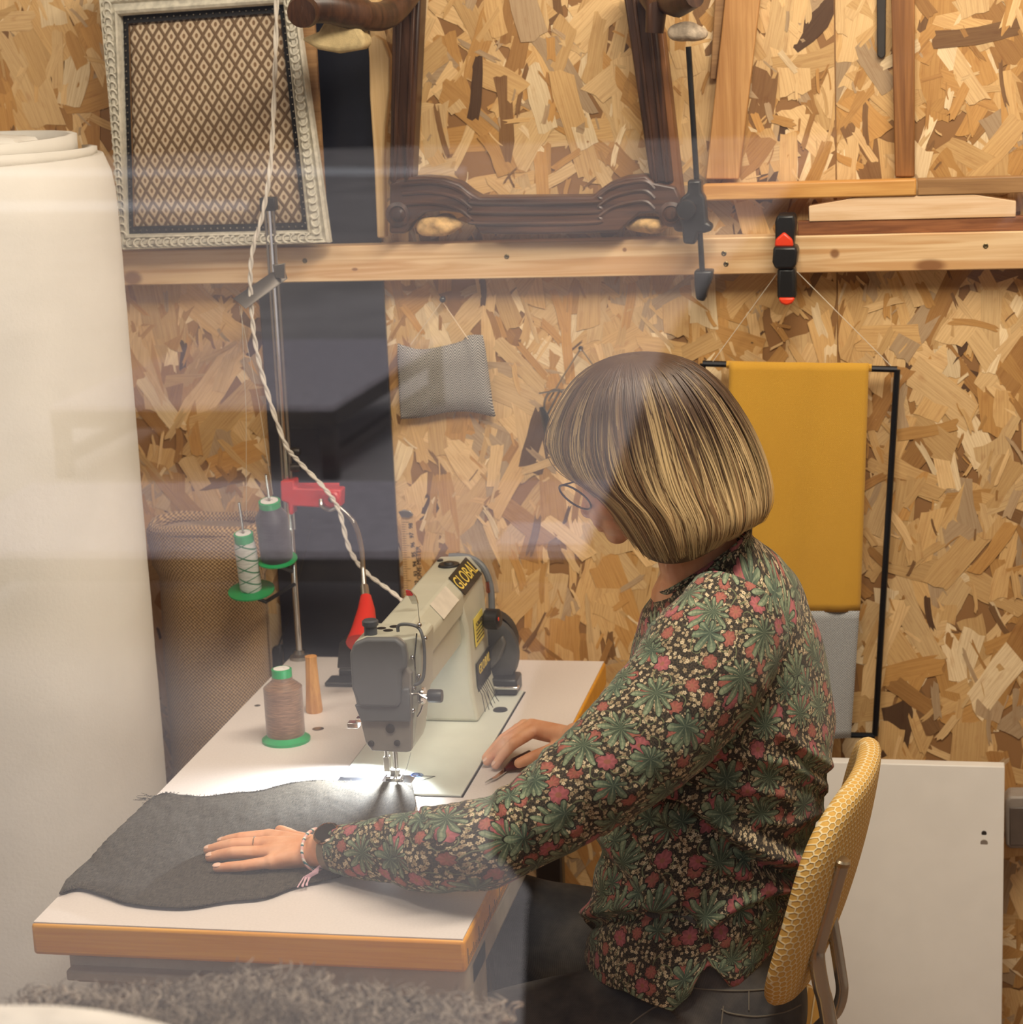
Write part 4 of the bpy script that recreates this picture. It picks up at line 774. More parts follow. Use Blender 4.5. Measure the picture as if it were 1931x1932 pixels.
# ------------------------------------------------------------------ person
SKIN = Mt('skin', .5, 0, Subsurface_Weight=.12, Subsurface_Radius=(.01, .004, .002)); v = SKIN.coord(); SKIN.b.inputs['Subsurface Scale'].default_value = .6
c = SKIN.mix(SKIN.noise(v, 30, 4).step(.3, .7), lin((222, 160, 118)), lin((236, 184, 146))); c = SKIN.mix(SKIN.noise(v, 9, 2)*.25, c, lin((226, 140, 108)), 'MULTIPLY'); SKIN.col(c); SKIN.bump(SKIN.noise(v, 700, 2), .12, .0005); SKIN = SKIN.m
per = thing('person', (.78, .4, 0), 'person with blond bob in a floral blouse guiding grey cloth under the machine', 'person')
bd = MB()
def cap(pts, rad, n=16): # capsule chain
    bd.tube(pts, rad, n)
    for p, r in zip(pts, rad): bd.ell(p, r*.995, None, 14, 10)
YH = .42
def H(px, py, dy=0): return P(px, py, Y=YH+dy)
fwd = (H(1112, 962)-H(1215, 815)); fwd.normalize(); dwn = (H(1155, 1020)-H(1110, 955)).normalized()
Mh = Matrix((( -fwd.x, 0, -dwn.x), (0, 1, 0), (-fwd.z, 0, -dwn.z)))
bd.ell(H(1222, 806), (.092, .074, .086), None, 32, 22); bd.ell(H(1180, 888), .058, None, 24, 16); bd.ell(H(1165, 925), (.046, .052, .046), None)
bd.ell(H(1178, 968), (.034, .042, .034), None); bd.ell(H(1166, 1002), (.017, .022, .017)); bd.ell(H(1147, 960), (.026, .034, .024))
cap([H(1122, 915), H(1114, 940), H(1112, 962)], [.0085, .0095, .0115]); bd.ell(H(1121, 966, -.01), .0075); bd.ell(H(1121, 966, .01), .0075)
bd.ell(H(1131, 984), (.0075, .02, .006)); bd.ell(H(1138, 994), (.0075, .018, .006)); bd.ell(H(1118, 893), (.012, .045, .012))
for s in (-1, 1): bd.ell(H(1132, 925, s*.03), (.011, .012, .010)); bd.ell(H(1232, 898, s*.072), (.02, .007, .028)); bd.ell(H(1160, 945, s*.03), .026)
cap([H(1262, 900), H(1300, 1000, .01), H(1328, 1070, .02), H(1335, 1140, .03)], [.052, .05, .057, .075], 24)
cap([P(1345, 1150, Y=.45), P(1370, 1280, Y=.45), P(1350, 1480, Y=.43), P(1310, 1650, Y=.41), P(1320, 1860, Y=.40)], [.085, .115, .11, .115, .13], 28)
cap([P(1370, 1200, Y=.37), P(1330, 1250, Y=.29)], [.045, .045]); cap([P(1370, 1200, Y=.52), P(1330, 1240, Y=.59)], [.045, .045])
# near arm
WL = P(607, 1603, Z=.783); EL = P(880, 1598, Y=.10); SL = P(1320, 1260, Y=.285)
cap([SL, P(1185, 1428, Y=.188), P(1060, 1515, Y=.145), EL, EL.lerp(WL, .4), EL.lerp(WL, .85)], [.046, .042, .036, .034, .033, .024])
cap([EL.lerp(WL, .85), WL], [.024, .0225])
def hand(wr, mcp, pip, dip, tips, thumb, pr_=.0125, fr=.0086, extra=()):
    for k in range(4):
        kf = (1, 1.02, .97, .86)[k]
        cap([wr.lerp(mcp[k], .12), wr.lerp(mcp[k], .55), mcp[k]], [pr_*1.15, pr_*1.02, fr*1.22*kf])
        cap([mcp[k], pip[k], dip[k], tips[k]], [fr*1.12*kf, fr*1.02*kf, fr*.92*kf, fr*.76*kf])
    for k in range(3): cap([wr.lerp(mcp[k], .5).lerp(wr.lerp(mcp[k+1], .5), .5), mcp[k].lerp(mcp[k+1], .5).lerp(wr, .12)], [pr_*.95, fr*.95])
    cap(thumb, [pr_*1.05, pr_*.92, fr*1.08, fr*.9])
zt = TZ+.0075
mc = [P(508, 1578, Z=zt+.019), P(500, 1592, Z=zt+.020), P(500, 1608, Z=zt+.018), P(512, 1626, Z=zt+.014)]
pi_ = [P(455, 1582, Z=zt+.016), P(440, 1594, Z=zt+.018), P(441, 1609, Z=zt+.016), P(458, 1634, Z=zt+.011)]
di = [P(432, 1586, Z=zt+.011), P(411, 1600, Z=zt+.011), P(412, 1614, Z=zt+.010), P(428, 1636, Z=zt+.0085)]
ti = [P(418, 1589, Z=zt+.007), P(393, 1604, Z=zt+.007), P(396, 1618, Z=zt+.007), P(409, 1638, Z=zt+.0065)]
hand(WL, mc, pi_, di, ti, [P(585, 1592, Z=zt+.014), P(556, 1583, Z=zt+.012), P(541, 1573, Z=zt+.010), P(529, 1567, Z=zt+.009)])
cap([WL, P(555, 1618, Z=zt+.013), mc[3]], [.021, .0145, .0105])
# far arm and hand
WR = P(1090, 1392, Z=.80); ER = P(1180, 1460, Y=.62); SR = P(1330, 1220, Y=.60)
cap([SR, SR.lerp(ER, .5), ER, ER.lerp(WR, .6)], [.048, .042, .036, .030]); cap([ER.lerp(WR, .6), WR], [.03, .023])
zt = TZ
mcr = [P(1012, 1376, Z=zt+.050), P(1003, 1369, Z=zt+.052), P(990, 1369, Z=zt+.047), P(978, 1375, Z=zt+.04)]
pir = [P(968, 1404, Z=zt+.040), P(957, 1396, Z=zt+.042), P(950, 1395, Z=zt+.036), P(945, 1399, Z=zt+.03)]
dir_ = [P(948, 1426, Z=zt+.022), P(936, 1420, Z=zt+.022), P(930, 1417, Z=zt+.02), P(930, 1418, Z=zt+.018)]
tir = [P(936, 1444, Z=zt+.009), P(920, 1437, Z=zt+.009), P(917, 1430, Z=zt+.009), P(920, 1428, Z=zt+.009)]
hand(WR, mcr, pir, dir_, tir, [P(1062, 1408, Z=zt+.036), P(1035, 1420, Z=zt+.026), P(1008, 1428, Z=zt+.019), P(980, 1440, Z=zt+.014)])
# seat and legs inside the trousers
K1 = P(905, 1985, Y=.24); K2 = P(960, 1740, Y=.56); H1 = P(1330, 1925, Y=.32); H2 = P(1300, 1840, Y=.54)
for h, k, sy in ((H1, K1, .24), (H2, K2, .58)):
    k = Vector((k.x, k.y, min(k.z, .57))); cap([h, h.lerp(k, .5), k], [.088, .075, .056]); an = Vector((k.x+.02, k.y, .10)); cap([k, k.lerp(an, .35), an], [.053, .048, .032]); cap([an, an+Vector((-.03, 0, -.045)), an+Vector((-.16, 0, -.06))], [.032, .034, .026])
body = bd.build('body', SKIN, per, smooth=180)
rm = body.modifiers.new('r', 'REMESH'); rm.mode = 'VOXEL'; rm.voxel_size = .0022; rm.use_smooth_shade = True
smm = body.modifiers.new('s', 'SMOOTH'); smm.iterations = 5; smm.factor = .5
NAIL = plain('fingernail', (232, 188, 164), .25, var=.03)
def nail(tip, prev, up):
    d = (tip-prev).normalized(); upv = (Vector(up)-d*Vector(up).dot(d)).normalized(); s = d.cross(upv)
    Mx = Matrix(((d.x, s.x, upv.x), (d.y, s.y, upv.y), (d.z, s.z, upv.z))); MB().ell(tip-d*.002+upv*.0052, (.0062, .0046, .0014), Mx, 14, 8).build('fingernail', NAIL, per)
for t_, d_ in zip(ti, di): nail(t_, d_, (0, -.25, 1))
for t_, d_ in zip(tir[:2], dir_[:2]): nail(t_, d_, (-.6, -.35, .8))
nail(P(980, 1440, Z=TZ+.014), P(1008, 1428, Z=TZ+.019), (0, -.6, .8)); nail(P(529, 1567, Z=TZ+.0165), P(541, 1573, Z=TZ+.0175), (0, .2, 1))
# blouse
t = Mt('floral_cotton', .85); t.b.inputs['Sheen Weight'].default_value = .1
def vor(scale, rnd=.8, off=(0, 0, 0)):
    n = t.N('TexVoronoi', voronoi_dimensions='2D'); n.inputs['Scale'].default_value = scale; n.inputs['Randomness'].default_value = rnd
    mp = t.N('Mapping'); mp.inputs['Location'].default_value = off; t.L(wuv, mp.inputs[0]); t.L(mp.outputs[0], n.inputs['Vector'])
    d = t.N('VectorMath', operation='SUBTRACT'); t.L(mp.outputs[0], d.inputs[0]); t.L(n.outputs['Position'], d.inputs[1]); x, y, _ = t.xyz(d.outputs[0]); cr = t.xyz(n.outputs['Color'])
    return x*scale, y*scale, cr
uvc = t.coord('UV'); nz = t.N('TexNoise'); t.L(uvc, nz.inputs['Vector']); nz.inputs['Scale'].default_value = 60; nz.inputs['Detail'].default_value = 1
w1 = t.N('VectorMath', operation='SUBTRACT'); t.L(nz.outputs['Color'], w1.inputs[0]); w1.inputs[1].default_value = (.5, .5, .5)
w2 = t.N('VectorMath', operation='SCALE'); t.L(w1.outputs[0], w2.inputs[0]); w2.inputs['Scale'].default_value = .006
w3 = t.N('VectorMath', operation='ADD'); t.L(uvc, w3.inputs[0]); t.L(w2.outputs[0], w3.inputs[1]); wuv = w3.outputs[0]
c = t.mix(t.noise(uvc, 500, 2).step(.42, .6), lin((24, 21, 19)), lin((74, 62, 48)))
for sc_, off, prob, cc in ((140, (0, 0, 0), .3, (184, 164, 130)), (112, (.31, .17, 0), .5, (206, 188, 154)), (100, (.7, .4, 0), .55, (150, 132, 102))):
    x, y, cr = vor(sc_, .9, off); r = (x*x+y*y).pw(.5); a = y.atan2(x)+cr[1]*6.28; pet = (a*2.5).cos().abs()*.15+.16
    msk = (r < pet)*(cr[0] > prob); c = t.mix(msk, c, lin(cc)); c = t.mix((r < .07)*(cr[0] > prob), c, lin((96, 60, 44)))
# curling vines
x, y, cr = vor(26, .9, (.2, .9, 0)); r = (x*x+y*y).pw(.5); a = y.atan2(x); sp_ = ((a+r*9.0).sin()).abs(); c = t.mix((sp_ < .16)*(r < .5), c, lin((112, 116, 84)))
def blossom(c, sc_, off, prob, R0, col1, col2):
    x, y, cr = vor(sc_, .55, off); r = (x*x+y*y).pw(.5); a = y.atan2(x)+cr[1]*6.28; rim = (a*3.5).cos().abs()*R0*.28+R0*.78
    on = (cr[0] > prob); c = t.mix((r < rim*1.12)*on, c, lin((40, 26, 24))); pcol = t.mix(((a*7.0).cos()*.5+.5)*(r/R0), lin(col1), lin(col2)); c = t.mix((r < rim)*on, c, pcol)
    return t.mix((r < R0*.28)*on, c, lin((150, 96, 78)))
c = blossom(c, 30, (.11, .53, 0), .30, .26, (164, 96, 84), (118, 66, 56)); c = blossom(c, 20, (.66, .23, 0), .40, .22, (172, 96, 100), (128, 70, 72))
def leafy(c, sc_, off, prob, R0, n, cols):
    x, y, cr = vor(sc_, .42, off); r = (x*x+y*y).pw(.5); a = y.atan2(x)+(cr[1]-.5)*1.0; k = (a*n).sin().abs(); up_ = (a.sin()*.22+.78)
    rim = (k.pw(.85)*.84+.14)*R0*up_; on = cr[0] > prob
    c = t.mix((r < rim*1.07+.012)*on, c, lin((26, 27, 22))); sh = (r/R0).step(.1, 1.0)
    pc_ = t.mix(sh, lin(cols[0]), lin(cols[1])); pc_ = t.mix(k.step(.93, .99)*.55, pc_, lin(cols[2])); pc_ = t.mix(((r*70.0+k*5.0).sin() > .75)*.35, pc_, lin(cols[0]))
    return t.mix((r < rim)*on, c, pc_)
c = leafy(c, 16, (.37, .71, 0), .22, .55, 5.5, ((60, 74, 58), (122, 136, 108), (160, 166, 134)))
c = leafy(c, 19, (.05, .29, 0), .55, .50, 3.5, ((58, 74, 62), (114, 130, 104), (148, 156, 126)))
t.col(c); t.bump(t.noise(uvc, 1800, 2), .25, .0005); FLOR = t.m
CRE = [([(1215, 1490), (1290, 1512), (1370, 1580), (1440, 1625), (1530, 1650)], 12, .024), ([(1185, 1555), (1240, 1640), (1315, 1735)], 12, .016), ([(1105, 1738), (1180, 1722), (1270, 1718)], 11, .015),
       ([(1340, 1755), (1400, 1712), (1500, 1680)], 11, .015), ([(1300, 1478), (1400, 1500), (1480, 1512)], 8, .006), ([(1480, 1400), (1570, 1462)], 8, .007), ([(1130, 1590), (1210, 1680), (1260, 1770)], 12, .007),
       ([(1260, 1560), (1340, 1640), (1480, 1690)], 10, .006), ([(1400, 1440), (1480, 1450), (1550, 1490)], 8, .005), ([(1290, 1160), (1240, 1260), (1215, 1330)], 14, .004), ([(1440, 1560), (1500, 1570), (1545, 1545)], 9, .006)]
CRS = [([(1200, 1480), (1150, 1510), (1080, 1560)], 9, .004), ([(1020, 1420), (1000, 1480), (990, 1560)], 8, .004), ([(930, 1490), (950, 1560), (940, 1640)], 9, .004), ([(800, 1540), (830, 1600), (880, 1650)], 8, .004), ([(720, 1560), (740, 1610), (790, 1650)], 7, .003), ([(1060, 1420), (1110, 1500), (1130, 1560)], 9, .003)]
def segd(p, a, b):
    ax, ay = a; bx, by = b; dx, dy = bx-ax, by-ay; L = dx*dx+dy*dy; s = max(0, min(1, ((p[0]-ax)*dx+(p[1]-ay)*dy)/L)); ex, ey = p[0]-ax-s*dx, p[1]-ay-s*dy
    return math.hypot(ex, ey), (1 if (dx*ey-dy*ex) > 0 else -1)
def crease(p, cr):
    q = proj(p); tot = 0
    for pts, w_, dep in cr:
        d, sg = min(segd(q, pts[i], pts[i+1]) for i in range(len(pts)-1))
        if d < w_*5:
            e0 = 1 if pts[0][0] < q[0] < pts[-1][0] or abs(pts[0][0]-pts[-1][0]) < 60 else math.exp(-(min(abs(q[0]-pts[0][0]), abs(q[0]-pts[-1][0]))/15)**2)
            u = d*sg; tot += e0*dep*(math.exp(-((u+1.2*w_)/(1.5*w_))**2)-.8*math.exp(-((u-.8*w_)/(1.1*w_))**2))
    return tot
def loft_px(rows, n, m_, seedv, amp, cr, drop=None, p_exp=2.0):
    R_ = smooth_path([tuple(r) for r in rows], m_); rs = []; uv = []; vv = 0; lastc = None
    for j, (lx, ly, rx, ry, yc, ty) in enumerate(R_):
        a = P(lx, ly, Y=yc); b = P(rx, ry, Y=yc); c_ = (a+b)/2; Hh = (b-a)/2; vv += (c_-lastc).length if lastc else 0; lastc = c_; ring = []
        for k in range(n):
            th = 2*PI*k/n; ct, st = math.cos(th), math.sin(th); e = 2/p_exp; ct_ = math.copysign(abs(ct)**e, ct); st_ = math.copysign(abs(st)**e, st)
            p = c_+Hh*ct_+Vector((0, ty*st_, 0)); nr = (Hh*ct/max(Hh.length, 1e-4)+Vector((0, st, 0))).normalized()
            p = p+nr*(amp*(mnoise.noise(p*7+Vector((seedv,)*3))*2+mnoise.noise(Vector((p.x*16, p.y*16, p.z*26))+Vector((seedv,)*3))))
            if st < .2 and cr: p = p+nr*crease(p, cr)
            if drop: p = p+Vector((0, 0, -drop(proj(p)[0], j/(m_-1), st)))
            ring.append(p); uv.append([((k/n-.25) % 1)-.5, vv])
        pl_ = sum((ring[k]-ring[k-1]).length for k in range(n))
        for q_ in uv[-n:]: q_[0] *= pl_
        rs.append(ring)
    return rs, uv
rows = [(1112, 1770, 1462, 1800, .40, .185), (1122, 1730, 1478, 1762, .40, .180), (1132, 1650, 1508, 1680, .41, .172), (1138, 1570, 1532, 1590, .42, .168), (1150, 1480, 1556, 1490, .43, .17), (1162, 1390, 1568, 1395, .44, .18),
        (1178, 1300, 1562, 1300, .445, .19), (1196, 1215, 1545, 1205, .45, .192), (1214, 1150, 1518, 1125, .45, .178), (1232, 1128, 1478, 1070, .45, .130), (1240, 1124, 1440, 1032, .448, .088), (1246, 1122, 1422, 1016, .445, .072), (1248, 1112, 1414, 1000, .443, .066)]
def drop(px, q, st):
    if q > .16: return 0
    h = np.interp(px, [1100, 1180, 1270, 1305, 1337, 1345, 1395, 1440, 1480], [.0, -.012, .008, -.016, -.068, -.062, .004, -.008, -.01]) if st < .0 else .03
    return float(h)*(1-q/.16)**1.3
tor, tuv = loft_px(rows, 220, 200, 4.2, .0045, CRE, drop, 2.25)
bl = MB(); bl.rings(tor, cap=False, uv=tuv)
def sleeve(path, rad, n, m_, seedv, cr, u0):
    Q = smooth_path([(*p, r) for p, r in zip(path, rad)], m_); rs = []; uv = []; vv = 0; up = None
    for j in range(m_):
        p = Vector(Q[j][:3]); r = Q[j][3]; tg = (Vector(Q[min(j+1, m_-1)][:3])-Vector(Q[max(j-1, 0)][:3])).normalized()
        if j: vv += (p-Vector(Q[j-1][:3])).length
        if up is None: up = Vector((0, 0, 1))
        up = (up-tg*up.dot(tg)).normalized(); sd = tg.cross(up); ring = []
        for k in range(n):
            th = 2*PI*k/n; nr = up*math.cos(th)+sd*math.sin(th); q = p+nr*r
            fade = min(1, (m_-1-j)/10)
            q = q+nr*fade*(.0035*mnoise.noise(Vector((q.x*14, q.y*14, q.z*14))+Vector((seedv,)*3))*1.6+.0018*mnoise.noise(Vector((vv*70, th*1.2, seedv))))
            if cr and nr.y < .3: q = q+nr*crease(q, cr)*fade
            ring.append(q); uv.append((u0+(((k/n-.25) % 1)-.5)*2*PI*r, vv))
        rs.append(ring)
    bl.rings(rs, cap=False, uv=uv)
    bl.rings([rs[-1], [Vector(Q[-1][:3])+(q-Vector(Q[-1][:3]))*.88 for q in rs[-1]], [Vector(Q[-6][:3])+(q-Vector(Q[-6][:3]))*.8 for q in rs[-6]]], cap=False)
sleeve([P(1400, 1150, Y=.33), P(1345, 1235, Y=.275), P(1270, 1335, Y=.225), P(1185, 1420, Y=.185), P(1090, 1490, Y=.15), P(985, 1562, Y=.12), P(890, 1597, Y=.103), EL.lerp(WL, .25)+Vector((0, 0, -.004)), EL.lerp(WL, .45), EL.lerp(WL, .62), EL.lerp(WL, .78), EL.lerp(WL, .88)],
       [.070, .082, .080, .074, .064, .055, .056, .052, .044, .038, .034, .031], 110, 150, 1.7, CRS, .3)
sleeve([P(1395, 1140, Y=.57), P(1340, 1210, Y=.60), SR.lerp(ER, .35), SR.lerp(ER, .75), ER+Vector((-.01, 0, 0)), ER.lerp(WR, .5), ER.lerp(WR, .93)], [.065, .068, .06, .054, .048, .042, .032], 60, 70, 6.1, None, .1)
blo = bl.build('blouse', FLOR, per, smooth=180, fix=False)
sdm = blo.modifiers.new('s', 'SOLIDIFY'); sdm.thickness = .0014; sdm.offset = -1
# collar band and cuff
cm = MB(); cm.rings([[Vector(p)*1 for p in tor[-1]], [Vector(p)+(Vector(p)-sum(tor[-1], Vector())/len(tor[-1]))*.06+Vector((0, 0, .004)) for p in tor[-1]], [Vector(p)+(Vector(p)-sum(tor[-8], Vector())/len(tor[-8]))*.03+Vector((0, 0, -.002)) for p in tor[-8]]], cap=False, uv=[(i/220*.4, j*.02) for j in range(3) for i in range(220)])
cm.build('collar', FLOR, per, smooth=180)
# jeans
t = Mt('denim', .85); u, v, _ = t.xyz(t.coord('Object')); s = ((u*2600+v*2600).sin()); n_ = t.noise(t.coord(), 14, 4)
c = t.mix(n_.step(.3, .75), lin((58, 57, 60)), lin((104, 98, 92))); c = t.mix((s*.5+.5)*.25, c, lin((30, 34, 46)), 'MULTIPLY'); t.col(c); t.bump(t.noise(t.coord(), 900, 2), .3, .0006); DEN = t.m
jm = MB()
jr = [(1165, 1640, 1478, 1650, .40, .150), (1150, 1740, 1480, 1750, .40, .158), (1150, 1830, 1500, 1820, .39, .168), (1160, 1900, 1522, 1880, .385, .175), (1175, 1970, 1522, 1940, .385, .172), (1200, 2040, 1490, 2010, .385, .15)]
rr_, uu_ = loft_px(jr, 120, 60, 2.2, .0022, [([(1130, 1800), (1200, 1830), (1300, 1850)], 8, .005), ([(1180, 1860), (1240, 1880), (1290, 1930)], 9, .006)], None, 2.3); jm.rings(rr_, cap=True, uv=uu_)
for h, k, ra in ((H1, K1, (.100, .092, .080, .070)), (H2, K2, (.098, .09, .078, .068))):
    k = Vector((k.x, k.y, min(k.z, .57))); an = Vector((k.x+.02, k.y, .09)); pth_ = [h+(h-k)*.05, h.lerp(k, .35), h.lerp(k, .75), k, k.lerp(an, .06)+Vector((-.006, 0, 0)), k.lerp(an, .3), an]
    Q = smooth_path([(*p, r) for p, r in zip(pth_, (ra[0], ra[1], ra[2], ra[3], ra[3]*.98, .064, .056))], 70)
    tb_ = MB().tube([q[:3] for q in Q], [float(q[3]) for q in Q], 44); tb_.v = [tuple(Vector(p)+Vector((1, 1, 1))*(.0028*mnoise.noise(Vector(p)*17))) for p in tb_.v]; jm.add(tb_.v, tb_.f, tb_.uv)
jo = jm.build('jeans', DEN, per, smooth=180)
from mathutils.bvhtree import BVHTree
jb = BVHTree.FromPolygons([tuple(p) for p in jm.v], jm.f)
def onj(px, py, off=.0006):
    d = (P(px, py, Y=0)-CAM).normalized(); h = jb.ray_cast(CAM, d); return (h[0]-d*off) if h[0] else None
ST = plain('stitch_thread', (112, 104, 92), .8)
for pts in ([(1302, 1838), (1292, 1858), (1262, 1886), (1226, 1906), (1190, 1932)], [(1296, 1862), (1340, 1867), (1400, 1869), (1452, 1866)], [(1362, 1904), (1380, 1912), (1430, 1918), (1480, 1910), (1512, 1896)], [(1366, 1898), (1362, 1932)], [(1414, 1868), (1414, 1906)]):
    Q = [onj(x, y) for x, y, _ in smooth_path([(*p, 0) for p in pts], 40)]; Q = [q for q in Q if q]
    if len(Q) > 3: MB().tube(Q, .0011, 5).build('seam_stitching', ST, per)
SHO = plain('brown_leather', (96, 66, 46), .45)
for k in (K1, K2):
    an = Vector((k.x-.03, k.y, .0)); MB().rings([[an+Vector((-.06+x, yw*math.cos(a), .002+max(0, math.sin(a))*h_)) for a in np.linspace(0, 2*PI, 25)[:-1]] for x, yw, h_ in ((.10, .02, .05), (.085, .034, .075), (.03, .038, .08), (-.03, .042, .055), (-.09, .045, .04), (-.13, .034, .03), (-.145, .012, .015))]).build('shoe', SHO, per, smooth=60)
# ------------------------------------------------------------------ hair
rh = np.random.RandomState(9)
LC = [(1195, 669), (1150, 676), (1100, 704), (1064, 752), (1044, 800), (1043, 842), (1068, 880), (1118, 910), (1160, 955), (1205, 1028)]
RC = [(1195, 669), (1240, 668), (1300, 684), (1352, 728), (1395, 790), (1424, 850), (1442, 908), (1446, 950), (1434, 978), (1404, 988)]
DC = [0, .03, .058, .080, .092, .100, .104, .104, .100, .090]
NP = 26; Lw = smooth_path([H(*p) for p in LC], NP); Rw = smooth_path([H(*p) for p in RC], NP); Dw = smooth_path([(d, 0, 0) for d in DC], NP)[:, 0]
MH = (Lw+Rw)/2; HH = (Rw-Lw)/2
def hairpt(phi, i, k=1.0):
    sag = -.016*(np.sin(phi)**2)*(i/(NP-1))**3
    p = MH[i]+HH[i]*(math.cos(phi)*k); return Vector((p[0], p[1]+Dw[i]*math.sin(phi)*k, p[2]+sag))
def phi_end(phi):                                     # shorter fringe over the face
    d = abs(((phi-PI+PI) % (2*PI))-PI); return 15.5/(NP-1) if d < .42 else 1.0
sh = MB(); rs = []; NS = 72
for i in range(NP): rs.append([hairpt(2*PI*k/NS, i if phi_end(2*PI*k/NS) > .9 else min(i, 15), .955) for k in range(NS)])
for k_ in range(5): rs.append([Vector(p).lerp(H(1270, 930), .12*(k_+1))+Vector((0, 0, .004*k_)) for p in rs[NP-1]])
sh.rings(rs, cap=False); sh.build('hair_cap', plain('hair_base', (104, 78, 52), .7, var=.2, vs=80), per, smooth=180)
SV = []; SF = []; SC = []
def lock(phi): return .5*mnoise.noise(Vector((math.cos(phi)*7, math.sin(phi)*7, 3)))+.5*mnoise.noise(Vector((math.cos(phi)*22, math.sin(phi)*22, 1)))
NST = 8000; pts_ = np.empty((NST, 22, 3)); NL = 260
LK = [(2*PI*(k+rh.uniform(-.4, .4))/NL if k < 150 else rh.uniform(PI*1.02, PI*1.98), rh.normal(0, .022), rh.normal(0, .085), rh.uniform(0, 6), rh.uniform(.5, 1), rh.uniform(0, 1)) for k in range(NL)]
LK = [(((2*PI*k/150) if k < 150 else L_[0]), *L_[1:]) for k, L_ in enumerate(LK)]; SL_ = []
for s in range(NST):
    lk = rh.randint(NL); pc0, llift, lbend, lph, lcl, lrand = LK[lk]; SL_.append(lk)
    dphi = rh.normal(0, .036); t0 = 0 if rh.rand() < .6 else rh.uniform(.02, .42); t1 = phi_end(pc0)*(1-abs(rh.normal(0, .045))-.05*lrand); fly = rh.rand() < .05
    wob = rh.normal(0, .016)*(3 if fly else 1); ph2 = rh.uniform(0, 6); r0 = rh.normal(0, .010)+(abs(rh.normal(0, .022)) if fly else 0)
    for j in range(22):
        q = (t0+(t1-t0)*j/21)*(NP-1); i = min(int(q), NP-2); f = q-i; tq = q/(NP-1)
        ph = pc0+dphi*(1.25-.85*lcl*tq)*(1.6 if tq < .25 else 1)+wob*math.sin(tq*4.5+ph2)+lbend*math.sin(tq*2.6+lph*.3)*tq+.10*lock(pc0+1.5)*tq*tq
        lf = 1+(llift+.022*lock(pc0))*min(1, tq*3)+r0*min(1, tq*4)-.035*max(0, (tq-.88)/.12)**2*(1+2*lrand)
        a = hairpt(ph, i, lf); b = hairpt(ph, i+1, lf); p = a.lerp(b, f)
        if j < 4 and t0 > 0: p = p+(Vector(MH[i])-p)*(.05*(4-j)/4)
        pts_[s, j] = p
tang = np.gradient(pts_, axis=1); tang /= np.linalg.norm(tang, axis=2, keepdims=True)+1e-9
ctr = np.array(H(1240, 860)); nrm_ = pts_-ctr; sd_ = np.cross(tang, nrm_); sd_ /= np.linalg.norm(sd_, axis=2, keepdims=True)+1e-9; up_ = np.cross(sd_, tang)
wd = rh.uniform(.0006, .00125, (NST, 1, 1))*np.concatenate([np.linspace(.8, 1, 6), np.ones(12), np.linspace(.9, .25, 4)])[None, :, None]
V = np.stack([pts_+sd_*wd, pts_+up_*wd*.8, pts_-sd_*wd], axis=2).reshape(-1, 3)
base = (np.arange(NST)[:, None]*22+np.arange(21)[None, :])*3; F = []
for a, b in ((0, 1), (1, 2)):
    F.append(np.stack([base+a, base+b, base+b+3, base+a+3], axis=2).reshape(-1, 4))
F = np.concatenate(F); root_c = np.array(lin((70, 50, 35))); blo_c = np.array(lin((222, 190, 138))); mid_c = np.array(lin((142, 110, 76)))
tt_ = np.linspace(0, 1, 22)
colr = np.empty((NST, 22, 4)); colr[..., 3] = 1
for s in range(NST):
    L_ = LK[SL_[s]]; k = .6*L_[5]+.4*rh.uniform(0, 1)
    light = (blo_c*(.66+.6*k)) if (L_[4] > .70 or rh.rand() < .25) else mid_c*(.7+.7*k)
    f = np.clip((tt_-.16-.30*L_[5]-.10*rh.rand())/.36, 0, 1)[:, None]; colr[s, :, :3] = root_c*(.8+.4*rh.rand())*(1-f)+light*f
me = bpy.data.meshes.new('hair'); org = ORG[per.name]; me.from_pydata((V-np.array(org)).tolist(), [], F.tolist()); me.update()
ca = me.color_attributes.new('strand', 'FLOAT_COLOR', 'POINT'); ca.data.foreach_set('color', np.repeat(colr.reshape(-1, 4), 3, axis=0).astype(np.float32).ravel()); me.polygons.foreach_set('use_smooth', [True]*len(me.polygons))
t = Mt('blond_hair', .46); at = t.N('Attribute', attribute_name='strand'); t.L(at.outputs['Color'], t.b.inputs['Base Color']); t.b.inputs['Specular IOR Level'].default_value = .4; me.materials.append(t.m)
ho = bpy.data.objects.new('hair', me); C.objects.link(ho); ho.parent = per; ORG[ho.name] = org
# glasses
gls = MB(); WIRE = metal('wire_rim', (70, 50, 38), .3)
gn = (fwd+Vector((0, -.75, 0))).normalized(); gu = dwn; gv = gn.cross(gu).normalized(); gu = gv.cross(gn)
for s in (-1, 1):
    cc = H(1086, 938, s*.033); rim = [cc+(gu*math.cos(a)+gv*math.sin(a))*.0245 for a in np.linspace(0, 2*PI, 36)[:-1]]
    gls.tube(rim, .0013, 8, closed=True); o_ = cc+gn*-.004+gv*(.024*(-1 if s < 0 else 1)*(1 if gv.y > 0 else -1))
    gls.tube([H(1100, 905, s*.06), H(1170, 900, s*.072), H(1235, 890, s*.076)], .0011, 8)
    gls.tube([cc-gu*.0245, H(1100, 905, s*.06)], .0011, 8)
gls.tube([H(1088, 926, -.012), H(1084, 922, 0), H(1088, 926, .012)], .001, 8)
go = gls.build('glasses', WIRE, per, label='thin round wire glasses')
